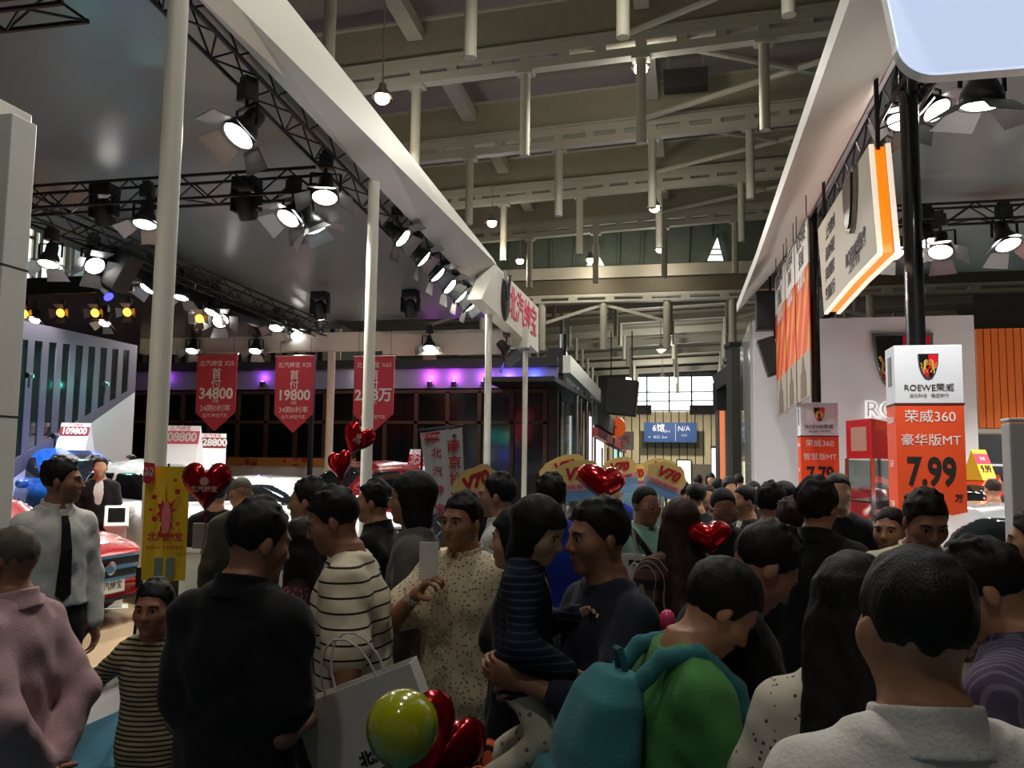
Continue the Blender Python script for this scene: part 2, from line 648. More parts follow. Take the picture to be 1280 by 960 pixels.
    if d < 5.2:
        f.ell(P(0, .074, .024), e3(.050, .016, .014), Rh, k=.02)
        for sg in (-1, 1): f.ell(P(sg * .031, .096, .004), e3(.017, .018, .0085), Rh, k=.010, op='-')
        f.cap(P(0, .086, .012), P(0, .104, -.028), .008 * hk, .012 * hk, k=.012)
        for sg in (-1, 1): f.ell(P(sg * .011, .094, -.032), e3(.009, .011, .008), Rh, k=.008)
        f.ell(P(0, .083, -.058), e3(.024, .011, .006), Rh, k=.006); f.ell(P(0, .082, -.068), e3(.021, .011, .007), Rh, k=.006)
    hr_ = .125 * hk
    V, Q = f.mesh(h, (hc - hr_, hc + hr_), hf)
    n0 = len(V)
    hh = .0045 if d < 2.7 else (.0062 if d < 5.2 else .010)
    for side in 'rl':
        S, E, Wp, fd, sg, curl = ARM[side]
        hv, hq = hand_np(curl, hh)
        hv = hv.copy()
        if sg < 0: hv[:, 0] *= -1; hq = hq[:, ::-1]
        # palm faces inward when hanging, inward/up when raised
        z = fd
        want = np.array([-sg, .0, 0.]) if z[2] < -.6 else np.array([-sg * .75, -.1, .35 if z[2] < .3 else -.2])
        yv = -(want - z * (want @ z)); yv /= np.linalg.norm(yv)
        xv = np.cross(yv, z)
        Mx = np.stack([xv, yv, z], 1)
        hv = (hv * (s * .98)) @ Mx.T + Wp
        V = np.concatenate([V, hv]); Q = np.concatenate([Q, hq + n0]); n0 = len(V)
    me = mesh_np('body', V, Q, skin)
    body = link('body', me, root)
    # ---- eyes, brows
    if d < 5.2 and eyes and abs(((face + head[0] + 180) % 360) - 180) > 40:
        for sg in (-1, 1):
            mb = MB().lathe([(0, -.0125), (.006, -.011), (.0105, -.0065), (.0125, 0), (.0105, .0065), (.006, .011), (0, .0125)], 12,
                            Matrix.Translation(Vector(P(sg * .031, .0715, .004))) @ Matrix.Scale(hk, 4))
            e = mb.build('eye', M_EYE, root, smooth=True)
            ib = MB().lathe([(0, .0137), (.005, .0132), (.0076, .0112)], 12,
                            Matrix.Translation(Vector(P(sg * .031, .0715, .004))) @ Matrix(Rh.tolist()).to_4x4() @ Matrix.Rotation(R(-90), 4, 'X') @ Matrix.Scale(hk, 4))
            ib.build('iris', M_IRIS, e, smooth=True)
            bb = MB()
            pts = [P(sg * .013, .089, .021), P(sg * .030, .0895, .0265), P(sg * .050, .078, .022)]
            bb.path(pts, .0036 * hk, 6).build('eyebrow', hair[1] or M_HAIR, root, smooth=True)
        lb = Field(); lb.ell(P(0, .084, -.0585), e3(.0225, .0112, .0052), Rh, k=.003); lb.ell(P(0, .083, -.0680), e3(.0195, .0114, .0062), Rh, k=.003)
        v_, q_ = lb.mesh(.0035 if d < 3.6 else .005)
        link('lips', mesh_np('lips', v_, q_, M_LIP), root)
    # ---- hair
    style, hm = hair[0], hair[1] or M_HAIR
    if style != 'none':
        g = Field()
        thick = {'short': 1.0, 'bob': 1.12, 'long': 1.08, 'curly': 1.14, 'thin': .93, 'crop': .97, 'bun': 1.0, 'pixie': 1.09}[style]
        g.ell(P(0, -.016, .038), e3(.081 * thick, .099 * thick, .093 * (1 + (thick - 1) * .8)), Rh, k=.02)
        back = {'short': -.078, 'crop': -.062, 'thin': -.062, 'curly': -.085, 'bob': -.15, 'long': -.2, 'bun': -.075, 'pixie': -.105}[style]
        side = {'short': -.030, 'crop': -.018, 'thin': -.012, 'curly': -.04, 'bob': -.115, 'long': -.2, 'bun': -.03, 'pixie': -.045}[style]
        front = .058 if style not in ('bob',) else .045
        if style in ('bob', 'long'):
            g.loft(hc, Rh, np.array([(-.15, 0, -.03, .074, .062), (-.10, 0, -.028, .086, .074), (-.03, 0, -.022, .088, .084), (.05, 0, -.012, .082, .09)]) * hk, k=.03)
            gy = [(-.2, back), (-.02, back), (.022, side), (.040, -.02), (.055, front), (.15, front + .02)]
        else:
            gy = [(-.2, back), (-.055, back), (-.028, side - .015), (.018, side), (.034, .03), (.055, front), (.15, front + .025)]
        if style == 'long':
            a = hc + Rh @ (np.array([0, -.05, -.05]) * hk); b = T(0, -.14, .70)
            for sx in (-.035, .035):
                g.cap(a + Rh @ np.array([sx, 0, 0]) * hk, b + Rt @ np.array([sx * 1.3, 0, 0]), .062 * hk, .045 * hk, k=.03)
            g.cap(b, T(0, -.145, .60), .06 * hk, .030 * hk, k=.03)
            for sx in (-1, 1):
                g.cap(P(sx * .07, .0, -.03), T(sx * .10, .03, .78), .032 * hk, .026 * hk, k=.03)
        if style == 'bun': g.ell(P(0, -.115, .06), e3(.04, .04, .045), Rh, k=.015)
        if d < 5.2 and style in ('short', 'curly', 'bun'):
            rg = random.Random(sum(ord(ch) * (i + 1) for i, ch in enumerate(label)))
            for i in range(22 if style != 'crop' else 0):   # tufts
                th, ph = rg.uniform(0, 2 * math.pi), rg.uniform(.05, 1.25)
                p0 = np.array([.078 * math.sin(ph) * math.cos(th), -.016 + .094 * math.sin(ph) * math.sin(th), .042 + .088 * math.cos(ph)])
                tdir = np.array([rg.uniform(-.5, .5), rg.uniform(-.2, .9), rg.uniform(-.2, .5)])
                p1 = p0 * 1.02 + tdir * .022
                g.cap(P(*p0), P(*p1), .012 * hk, .005 * hk, k=.014)
        gy = np.array(gy)
        hcx, RhT = hc, Rh

        def hcut(X, Y, Z, gy=gy, hcx=hcx, RhT=RhT, style=style):
            dx, dy, dz = X - hcx[0], Y - hcx[1], Z - hcx[2]
            y = (dx * RhT[0, 1] + dy * RhT[1, 1] + dz * RhT[2, 1]) / hk
            z = (dx * RhT[0, 2] + dy * RhT[1, 2] + dz * RhT[2, 2]) / hk
            x = (dx * RhT[0, 0] + dy * RhT[1, 0] + dz * RhT[2, 0]) / hk
            lim = np.interp(y, gy[:, 0], gy[:, 1])
            dd = (lim - z) * .55 * hk
            if style in ('long',):
                dd = np.where(z < -.05, np.minimum(dd, (y - .052) * hk), dd)
            return dd
        hres = .0062 if d < 2.7 else (.0085 if d < 5.2 else .014)
        amp = .0035 if style != 'curly' else .010
        scl = 95 if style != 'curly' else 70
        g.func(lambda X, Y, Z: amp * noise3(X, Y, Z * .5, scl), 'add')
        g.func(hcut, 'max')
        v_, q_ = g.mesh(hres)
        link('hair', mesh_np('hair', v_, q_, hm), root)
    # ---- upper clothing
    tp_ = dict(kind='tee', m=None, sleeve=.5, hem=.47, fit=.016, collar=False, open=False, inner=None); tp_.update(top)
    t0 = tp_['fit'] * max(s, .8)

    def garment(off, hem, sleeve, ztop=.845, flare=0.0):
        q = Field()
        sc = []
        for i, (t, a, b) in enumerate(TOR):
            if t < hem - .03 and t < .455: continue
            if t > ztop: continue
            k2 = bw if t < .8 else 1
            fl = flare * max(0, (.62 - t) / .15)
            a2 = a * s * k2 * (.95 if gender == 'f' and t > .55 else 1); b2 = b * s * k2
            if t < .57: a2 += .014 * s; b2 += .012 * s
            # cloth hangs straight from the chest
            if .52 < t < .70: a2 = max(a2, .158 * s * bw * (.93 if gender == 'f' else 1)); b2 = max(b2, .109 * s * bw)
            sc.append((t * H - .5 * H, 0, 0, a2 + off + fl, b2 + off + fl))
        if hem < .455:
            sc = [((hem - .5) * H, 0, 0, (.165 + flare) * s * bw + off, (.118 + flare) * s * bw + off)] + sc
        elif hem > sc[0][0] / H + .5:
            z0 = (hem - .5) * H
            arr = np.array(sc); row = [z0] + [np.interp(z0, arr[:, 0], arr[:, i]) for i in (1, 2, 3, 4)]
            sc = [tuple(row)] + [r_ for r_ in sc if r_[0] > z0]
        arr = np.array(sc); zz = np.linspace(arr[0, 0], arr[-1, 0], 40)
        fine_ = np.stack([zz] + [np.interp(zz, arr[:, 0], arr[:, i]) for i in (1, 2, 3, 4)], 1)
        ker = np.ones(7) / 7
        for i in (3, 4): fine_[:, i] = np.convolve(np.pad(fine_[:, i], 3, mode='edge'), ker, mode='valid')
        q.loft((0, 0, .5 * H), Rt, fine_, k=.03)
        if gender == 'f':
            for sg in (-1, 1): q.ell(T(sg * .07, .085, .725), np.array([.06, .05, .06]) * s + off, k=.04)
        for side in 'rl':
            S, E, Wp, fd, sg, curl = ARM[side]
            q.cap(T(sg * .045, -.012, .835), S + Rt @ np.array([-sg * .012, -.008, .012]) * s, .040 * s + off * .8, .042 * s * bw + off, k=.05)
            if sleeve <= 0:
                q.cap(S, S + (E - S) * .12, .055 * s * bw + off, k=.05); continue
            if sleeve < 1:
                q.cap(S, S + (E - S) * max(.3, sleeve * 1.5 if sleeve < .66 else 1), .052 * s * bw + off, .050 * s * bw + off * 1.4, k=.05)
            else:
                q.cap(S, E, .052 * s * bw + off, .045 * s * bw + off * .9, k=.05)
                q.cap(E, E + (Wp - E) * (.97 if sleeve == 1 else .55), .046 * s * bw + off, .034 * s + off, k=.025)
        ph = (px * .37) % 6
        am = .0055 if off > .008 else .003
        q.func(lambda X, Y, Z: am * noise3(X + ph, Y, Z * 1.6 + .4 * X, 24) + am * .5 * noise3(X, Y + ph, Z, 47), 'add')
        return q
    ghem = tp_['hem']
    G = garment(t0, ghem, tp_['sleeve'], flare=tp_.get('flare', 0.0))
    # neck opening
    nx = T(0, .02, .875)
    G.ell(nx, np.array([.075, .085, .055]) * s, Rt, k=.01, op='-')
    if tp_['open']:
        G.ell(T(0, .155, .79), np.array([.05, .13, .20 if tp_['open'] is True else tp_['open']]) * s, Rt, k=.006, op='-')
    v_, q_ = G.mesh(h * (.85 if d < 5.2 else 1.0))
    gname = {'tee': 'shirt', 'polo': 'polo_shirt', 'shirt': 'shirt', 'jacket': 'jacket', 'coat': 'coat', 'sweater': 'sweater', 'dress': 'dress'}[tp_['kind']]
    gar = link(gname, mesh_np(gname, v_, q_, tp_['m']), root)
    if tp_['inner'] is not None:
        q = garment(t0 * .42, max(.5, ghem), 0, flare=0)
        q.ell(nx, np.array([.07, .08, .045]) * s, Rt, k=.01, op='-')
        v_, q_ = q.mesh(h)
        link('undershirt', mesh_np('undershirt', v_, q_, tp_['inner']), root)
    if tp_['collar'] is not False and d < 5.6:
        cf = Field()
        o = T(0, -.002, .835)
        Rc = Rt @ rx(-.22)
        cf.loft(o, Rc, [(-.012 * s, 0, 0, .104 * s, .098 * s), (.030 * s, 0, -.006, .084 * s, .086 * s), (.060 * s, 0, -.012, .079 * s, .081 * s)], k=.01)
        cf.loft(o, Rc, [(-.03, 0, 0, .086 * s, .082 * s), (.030 * s, 0, -.006, .068 * s, .070 * s), (.09 * s, 0, -.014, .064 * s, .066 * s)], k=.006, op='-')
        cf.ell(T(0, .10, .83), np.array([.02, .06, .06]) * s, Rt, k=.004, op='-')
        v_, q_ = cf.mesh(.0055 if d < 3 else .008)
        cm = tp_['collar'] if tp_['collar'] is not True else (tp_['inner'] or tp_['m'])
        link('collar', mesh_np('collar', v_, q_, cm), gar)
    if tp_.get('tie'):
        mb = MB()
        fr = lambda z: T(0, np.interp(z, [t for t, a, b in TOR], [b for t, a, b in TOR]) + t0 / s + .012, z)
        pts = [(fr(.825), .016), (fr(.80), .020), (fr(.72), .028), (fr(.63), .036), (fr(.585), .04), (fr(.565), .004)]
        vs, fs = [], []
        for p, wd in pts:
            for x, y in ((-wd, 0), (wd, 0), (wd, .008), (-wd, .008)): vs.append(Vector(p + np.array([x * s, y, 0])))
        for i in range(len(pts) - 1):
            a_ = i * 4
            for e in range(4): fs.append((a_ + e, a_ + (e + 1) % 4, a_ + 4 + (e + 1) % 4, a_ + 4 + e))
        fs += [(3, 2, 1, 0), tuple(range(len(vs) - 4, len(vs)))]
        mb.add(vs, fs).build('necktie', tp_['tie'], root)
    # ---- trousers or skirt
    lg = dict(kind='trousers', m=None); lg.update(legs)
    q = Field()
    if lg['kind'] == 'skirt':
        q.loft((0, 0, .5 * H), np.eye(3), [((.27 - .5) * H, 0, 0, .20 * s, .16 * s), (-.04 * H, 0, 0, .182 * s, .13 * s), (.10 * H, 0, 0, .158 * s, .113 * s)], k=.02)
    else:
        q.loft((0, 0, .5 * H), Rt, [(-.045 * H, 0, 0, .150 * s * bw, .108 * s * bw), (0, 0, 0, .175 * s * bw, .120 * s * bw), (.05 * H, 0, 0, .168 * s * bw, .116 * s * bw), (.085 * H, 0, 0, .160 * s * bw, .114 * s * bw)], k=.03)
        for sg in (-1, 1):
            q.cap((sg * .085 * s, 0, .485 * H), KN[sg], .087 * s * bw, .068 * s * bw, k=.03)
            q.cap(KN[sg], KN[sg] + (AN[sg] - KN[sg]) * (.93 if lg['kind'] == 'trousers' else .15), .069 * s * bw, .056 * s, k=.02)
        q.func(lambda X, Y, Z: .005 * noise3(X, Y, Z * 1.4, 26), 'add')
    v_, q_ = q.mesh(h * 1.1)
    link('skirt' if lg['kind'] == 'skirt' else 'trousers', mesh_np('trousers', v_, q_, lg['m']), root)
    # ---- shoes
    for sg in (-1, 1):
        q = Field()
        a = AN[sg]
        if seated is None:
            q.cap((a[0], a[1] - .03 * s, .042 * s), (a[0] + sg * .012, a[1] + .16 * s, .036 * s), .040 * s, .036 * s, k=.02)
            q.cap((a[0], a[1], .05 * s), (a[0], a[1] - .005, .09 * s), .043 * s, .045 * s, k=.03)
            q.func(lambda X, Y, Z: .001 - Z + 0 * X + 0 * Y, 'max')
        else:
            fdv = np.array(seated[2]); fdv = fdv / np.linalg.norm(fdv); up = np.array(seated[3] if len(seated) > 3 else (0, 0, 1.0))
            q.cap(a - fdv * .03 * s, a + fdv * .15 * s - up * .02, .045 * s, .040 * s, k=.02)
            q.cap(a - up * .02, a + up * .03, .046 * s, .045 * s, k=.03)
        v_, q_ = q.mesh(.010 if d < 2.7 else (.014 if d < 5.2 else .024))
        link('shoe', mesh_np('shoe', v_, q_, lg.get('shoe', M_SHOE)), root)
    # ---- glasses
    if glasses and d < 5.6:
        gb = MB()
        for sg in (-1, 1):
            ring = [P(sg * .034 + .021 * math.cos(t), .103, .002 + .016 * math.sin(t)) for t in np.linspace(0, 2 * math.pi, 13)]
            gb.path(ring, .0022 * hk, 5)
            gb.path([P(sg * .055, .102, .006), P(sg * .078, .06, .008), P(sg * .082, -.01, .004)], .0022 * hk, 5)
        gb.path([P(-.013, .104, .006), P(.013, .104, .006)], .002 * hk, 5)
        gb.build('glasses', mat('glasses_black', (15, 14, 14), .35), root)
    root_info = dict(root=root, T=T, P=P, s=s, hk=hk, H=H, ARM=ARM, Rt=Rt, Rh=Rh, t0=t0, h=h, yaw=yaw, hc=hc, loc=loc)
    if extras: extras(root_info)
    return root_info


def to_world(info, p):
    return Vector(info['loc']) + Matrix.Rotation(info['yaw'], 3, 'Z') @ Vector(p)

# ================================================================== the hall (setting)
M_FLOOR = mat('hall_floor', (70, 68, 66), .35, bump=.1, bscale=8, var=.15)
M_CARPET = mat('aisle_carpet', (14, 78, 98), .95, bump=.3, bscale=300, var=.2)
M_ROOF = mat('roof_deck', (150, 142, 130), .8, var=.08, bscale=1.5)
M_STEEL = mat('beam_paint', (188, 183, 164), .6, var=.05, bscale=3)
M_STEELD = mat('beam_web', (164, 157, 134), .65, var=.08, bscale=3)
M_CURT = mat('partition_cloth', (104, 112, 98), .9, bump=.3, bscale=4, var=.2)
M_WALLP = mat('wall_panel_beige', (196, 178, 138), .6, var=.04)
M_SEAM = mat('wall_seam', (46, 42, 36), .8)
M_DAY = mat('daylight_pane', (236, 244, 246), .3, emit=2.6)
M_DAYS = mat('daylight_pane_side', (226, 244, 240), .3, emit=2.0)
M_WHITE = mat('white_panel', (226, 226, 218), .45)
M_WHITEC = mat('white_column', (206, 204, 192), .4)
M_GREYC = mat('canopy_ceiling', (106, 114, 118), .28, var=.05, bscale=1.2, spec=.5)
M_BLACK = mat('black_paint', (20, 20, 22), .5)
M_TRUSS = mat('truss_black', (34, 32, 32), .45, metal=.4)
M_DARKG = mat('dark_glass', (14, 13, 13), .12, spec=.6)
M_CHROME = mat('chrome', (200, 200, 205), .15, metal=1.0)
M_LENS = mat('hot_lens', (255, 250, 240), .3, emit=26.0, sample=False)
M_LENSO = mat('amber_lens', (255, 150, 40), .3, emit=9.0, sample=False)
M_LENSB = mat('blue_led', (40, 40, 255), .3, emit=8.0, sample=False)
M_BAY = mat('bay_lamp_glow', (255, 214, 150), .3, emit=22.0, sample=False)
M_RED = mat('print_red', (196, 30, 44), .55)
M_REDB = mat('banner_red', (196, 60, 76), .7, bump=.1, bscale=6)
M_ORANGE = mat('print_orange', (226, 78, 34), .5)
M_TXTW = mat('print_white', (236, 232, 230), .6)
M_TXTK = mat('print_black', (28, 24, 24), .6)
M_GOLD = mat('print_gold', (206, 168, 74), .4)

struct(MB().box((0, 29, -.05), (60, 86, .1)).build('floor', M_FLOOR))
struct(MB().box((-1.0, 24, .004), (6.2, 70, .008)).build('trim_aisle_carpet', M_CARPET))

ROOF = 14.0
SL = .040


def tilt(X): return SL * X


def roofpoly(z, th, x0, x1, y0, y1, sl=0.0):
    mb = MB()
    vs = []
    for dz in (0, th):
        for x, y in ((x0, y0), (x1, y0), (x1, y1), (x0, y1)):
            vs.append((x, y, z + tilt(x) + dz + sl * (y - y0)))
    return mb.add(vs, [(3, 2, 1, 0), (4, 5, 6, 7), (0, 1, 5, 4), (1, 2, 6, 5), (2, 3, 7, 6), (3, 0, 4, 7)])


c_ = struct(roofpoly(ROOF, .2, -30, 30, -14, 39.2).build('ceiling', M_ROOF))
struct(roofpoly(11.6, .2, -30, 30, 39.4, 66, sl=-.085).build('ceiling_far', M_ROOF))

# --- beam rows
CH = 12.0
rows = [onZ(640, y, CH + tilt(-3)).y for y in (76, 177, 240, 287)]
rows = [rows[0] - 5.2] + rows
for r_i, Y in enumerate(rows):
    b = empty('roof_beam', (0, Y, CH)); b['kind'] = 'structure'
    x0, x1 = -16, 13
    e = lambda x, z: (x, 0, z + tilt(x))
    MB().bar(e(x0, .86), e(x1, .86), .14, 1.06).build('beam_web', M_STEELD, b)
    MB().bar(e(x0, .36), e(x1, .36), .36, .06).build('flange', M_STEEL, b)
    MB().bar(e(x0, 1.42), e(x1, 1.42), .34, .06).build('flange', M_STEEL, b)
    MB().bar(e(x0, .20), e(x1, .20), .30, .24).build('rail', M_STEEL, b)
    MB().bar(e(x0, -.17), e(x1, -.17), .30, .22).build('rail', M_STEEL, b)
    sm = MB().box((0, 0, 0), (.26, .27, .18)); sm2 = None
    k = 0
    x = -4.1 - 2.87 * 4
    while x < 13:
        for dx in (0, .98, 1.9):
            o = sm.build('spacer', M_STEEL, b) if sm2 is None else link('spacer', sm2, b)
            sm2 = o.data
            o.location = (x + dx, 0, .01 + tilt(x + dx)); o.rotation_euler = (0, -SL, 0)
        # hanger plate and post
        MB().box((x, 0, -.30 + tilt(x)), (.44, .34, .12)).build('hanger_plate', M_STEEL, b)
        o = MB().tube((0, 0, -.3), (0, 0, -2.45), .125, n=12).build('hanging_post', M_STEEL, b, smooth=True)
        o.location = (x, 0, tilt(x))
        x += 2.87

# --- long members along the hall and cross braces
for X, wd in ((-6.95, .42), (-1.2, .36), (4.6, .42), (10.2, .42), (-12.7, .42)):
    o = empty('roof_purlin', (X, 0, 0)); o['kind'] = 'structure'
    for i in range(len(rows) - 1):
        MB().bar((0, rows[i] + .2, CH + 1.35 + tilt(X)), (0, rows[i + 1] - .2, CH + 1.0 + tilt(X)), wd, .34).build('purlin_segment', M_STEEL, o)
for i in range(len(rows) - 1):
    for X in (1.7, ):
        o = empty('cross_brace', (0, 0, 0)); o['kind'] = 'structure'
        za = CH - .05 + tilt(X)
        MB().tube((X - 3.2, rows[i] + .2, za + .3), (X + 5.2, rows[i + 1] - .2, za + .2), .085, n=8).build('brace_tube', M_STEEL, o, smooth=True)
        MB().tube((X + 5.2, rows[i] + .2, za + .3), (X - 3.2, rows[i + 1] - .2, za + .2), .085, n=8).build('brace_tube', M_STEEL, o, smooth=True)

# --- dark cloth partition below the roof step with two lit gable windows
YP = 38.6
pb = onY(640, 338, YP).z; pt_ = 14.4
part = struct(MB().box((-1, YP + .1, (pb + pt_) / 2), (38, .12, pt_ - pb)).build('wall_partition', M_CURT))
for k in range(28):
    MB().bar((-15 + k * 1.05, YP - .02, pb), (-15 + k * 1.05 + .25 * math.sin(k * 2.3), YP - .05, pt_ - .4), .10, .06).build('curtain_fold', M_CURT, part)
for n_, tri in ((2, ((731, 334), (758, 334), (745, 312))), (3, ((882, 328), (906, 328), (897, 293)))):
    p = [onY(x, y, YP - .08) for x, y in tri]
    o = struct(MB().prism(p, (0, -.06, 0)).build('window_%d' % n_, M_DAY))
    mid = (p[0] + p[1]) / 2
    f = MB()
    for a, bq in ((p[0], p[1]), (p[1], p[2]), (p[2], p[0])): f.bar(a + Vector((0, -.06, 0)), bq + Vector((0, -.06, 0)), .12, .10)
    f.build('window_frame', M_CURT, o)
    if n_ == 2: MB().bar(mid + Vector((0, -.1, 0)), p[2] + Vector((0, -.1, .2)), .34, .1).build('mullion', M_STEELD, o)
    else:
        for t in (.25, .45): MB().bar(p[0].lerp(p[2], t) + Vector((0, -.1, 0)), p[1].lerp(p[2], t) + Vector((0, -.1, 0)), .06, .06).build('mullion', M_STEELD, o)
o = empty('step_beam', (0, YP - .4, 0)); o['kind'] = 'structure'
za, zb_ = onY(640, 352, YP - .5).z, onY(640, 338, YP - .5).z
MB().box((-1, 0, (za + zb_) / 2), (36, .5, zb_ - za)).build('beam_web', M_STEEL, o)
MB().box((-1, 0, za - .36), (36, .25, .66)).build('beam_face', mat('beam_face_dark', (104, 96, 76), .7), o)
MB().box((-1, 0, za - .80), (36, .4, .14)).build('rail', M_STEEL, o)
MB().box((-1, 0, za - 1.06), (36, .4, .10)).build('rail', M_STEEL, o)
for k in range(16):
    MB().box((-14 + k * 1.7, 0, za - .93), (.4, .38, .16)).build('spacer', M_STEEL, o)
for x in (-9.84, -6.97, -4.1, -1.23, 1.64, 4.51, 7.4):
    MB().tube((x, 0, za - 1.1), (x, 0, za - 3.3), .17, n=12).build('hanging_post', M_STEEL, o, smooth=True)
    for sg in (-1, 1):
        if x in (-4.1, 4.51, -9.84): MB().bar((x, 0, za - 1.2), (x + sg * 2.7, 0, za - 2.0), .12, .14).build('brace', M_STEEL, o)
# --- rows of the far, lower roof
for k in range(8):
    Y = 41.5 + k * 2.7
    zz = 10.6 - .105 * (Y - 39.4)
    o = empty('far_roof_beam', (0, Y, zz)); o['kind'] = 'structure'
    MB().bar((-15, 0, .1 + tilt(-15)), (14, 0, .1 + tilt(14)), .3, .34).build('beam_web', M_STEEL, o)
    MB().bar((-15, 0, .5 + tilt(-15)), (14, 0, .5 + tilt(14)), .2, .10).build('rail', M_STEELD, o)
    for x in np.arange(-9.84, 11, 2.87):
        MB().tube((x, 0, 0), (x, 0, -1.5 - .15 * (k % 2)), .11, n=8).build('hanging_post', M_STEEL, o)

# --- end wall
YE = 62.0
wl, wr, wt, wb = onY(781, 471, YE), onY(893, 471, YE), onY(838, 470, YE).z, onY(838, 514, YE).z
o = struct(MB().box((0, YE + .6, 7), (60, .2, 15)).build('wall_end', M_SEAM))
pm = MB().box((0, 0, 0), (.50, .12, wb - 1.75)).build('wall_panel', M_WALLP, o, bevel=0)
pm.location = (-14, YE + .4, (wb + 1.75) / 2)
for k in range(1, 52):
    q = pm.copy(); COL.objects.link(q); q.location.x = -14 + k * .57
MB().box((0, YE + .35, .9), (58, .2, 1.7)).build('dado_panel', mat('dado', (110, 100, 84), .7), o)
wn = struct(MB().box(((wl.x + wr.x) / 2, YE + .30, (wt + wb) / 2), (wr.x - wl.x, .08, wt - wb)).build('window_1', M_DAY))
for k in range(5):
    x = wl.x + (wr.x - wl.x) * k / 4
    MB().box((x, YE + .2, (wt + wb) / 2), (.10, .1, wt - wb + .1)).build('mullion', M_SEAM, wn)
for t in (0.02, .30, .55, 1.0):
    MB().box(((wl.x + wr.x) / 2, YE + .2, wb + (wt - wb) * t), (wr.x - wl.x + .2, .1, .08)).build('mullion', M_SEAM, wn)
for a, b_ in ((782, 814), (862, 893)):
    p, q = onY(a, 517, YE - .2), onY(b_, 506, YE - .2)
    MB().box(((p.x + q.x) / 2, YE + .12, (p.z + q.z) / 2), (q.x - p.x, .1, q.z - p.z)).build('lower_blind', M_SEAM, wn)
dl, dr = onY(846, 597, YE), onY(864, 575, YE)
d_ = struct(MB().box(((dl.x + dr.x) / 2, YE + .22, (dr.z) / 2), (dr.x - dl.x, .06, dr.z)).build('door_1', mat('door_glow', (240, 236, 190), .4, emit=1.6)))
f = MB().box((dl.x, YE + .2, dr.z / 2), (.1, .12, dr.z)).box((dr.x, YE + .2, dr.z / 2), (.1, .12, dr.z)).box(((dl.x + dr.x) / 2, YE + .2, dr.z), (dr.x - dl.x, .12, .1))
f.build('door_frame', M_SEAM, d_)

# --- side walls
XW = -21.0
sw = struct(MB().box((XW - .3, 25, 7), (.2, 80, 14)).build('wall_left', mat('side_wall', (150, 150, 146), .6)))
struct(MB().box((22, 25, 7), (.2, 80, 14)).build('wall_right', mat('side_wall2', (90, 88, 86), .6)))
MB().box((XW - .1, 26, 3.2), (.16, 40, 6.4)).build('lower_cladding', M_BLACK, sw)
for n_, (xa, xb, ya, yb) in ((4, (27, 46, 284, 350)), (5, (51, 86, 293, 356)), (6, (91, 112, 303, 356)), (7, (2, 22, 276, 346))):
    p, q = onX(xa, yb, XW), onX(xb, ya, XW)
    o = struct(MB().box((XW - .15, (p.y + q.y) / 2, (p.z + q.z) / 2), (.06, abs(q.y - p.y), abs(q.z - p.z))).build('window_%d' % n_, M_DAYS if n_ != 6 else mat('dim_pane', (150, 170, 165), .3, emit=.5)))
    for t in (0, 1): MB().box((XW - .08, p.y + (q.y - p.y) * t, (p.z + q.z) / 2), (.08, .10, abs(q.z - p.z))).build('mullion', M_STEELD, o)
    for t in (0, .8, 1): MB().box((XW - .08, (p.y + q.y) / 2, p.z + (q.z - p.z) * t), (.08, abs(q.y - p.y), .10)).build('mullion', M_STEELD, o)

# --- high-bay lamps with their own light
bays = [((801, 81), 20.5, 'bright amber lamp hanging below the slotted beam in the middle of the roof'),
        ((478, 117), 19.0, 'bright lamp showing just above the edge of the left white fascia'),
        ((818, 256), 27.5, 'lamp hanging by the middle post just above the dark cloth partition'),
        ((615, 275), 29.5, 'lamp hanging left of the middle, under the third beam from the camera'),
        ((650, 323), 36, 'lamp low before the cloth partition, above the end of the left white logo fascia'),
        ((825, 309), 36, 'lamp before the cloth partition between the two bright gable windows'),
        ((828, 470), 55, 'farthest lamp hanging before the bright end window'),  # added to brighten the far roof
        ((738, 322), 37, 'lamp directly before the left gable window'),
        ((826, 435), 46, 'far lamp hanging above the bright end window'),
        ((-1.2, 1.0), None, 'high-bay lamp over the aisle above the visitors in the foreground'),  # aisle lamps out of view are added to light fascias and visitors
        ((-1.2, 6.0), None, 'high-bay lamp over the aisle before the first slotted beam'),
        ((-1.2, 11.0), None, 'high-bay lamp over the aisle above the nearer white columns'),
        ((-1.2, -4.0), None, 'high-bay lamp over the aisle behind the camera'),
        ((515, 213), 24, 'unlit lamp hanging over the left white fascia')]
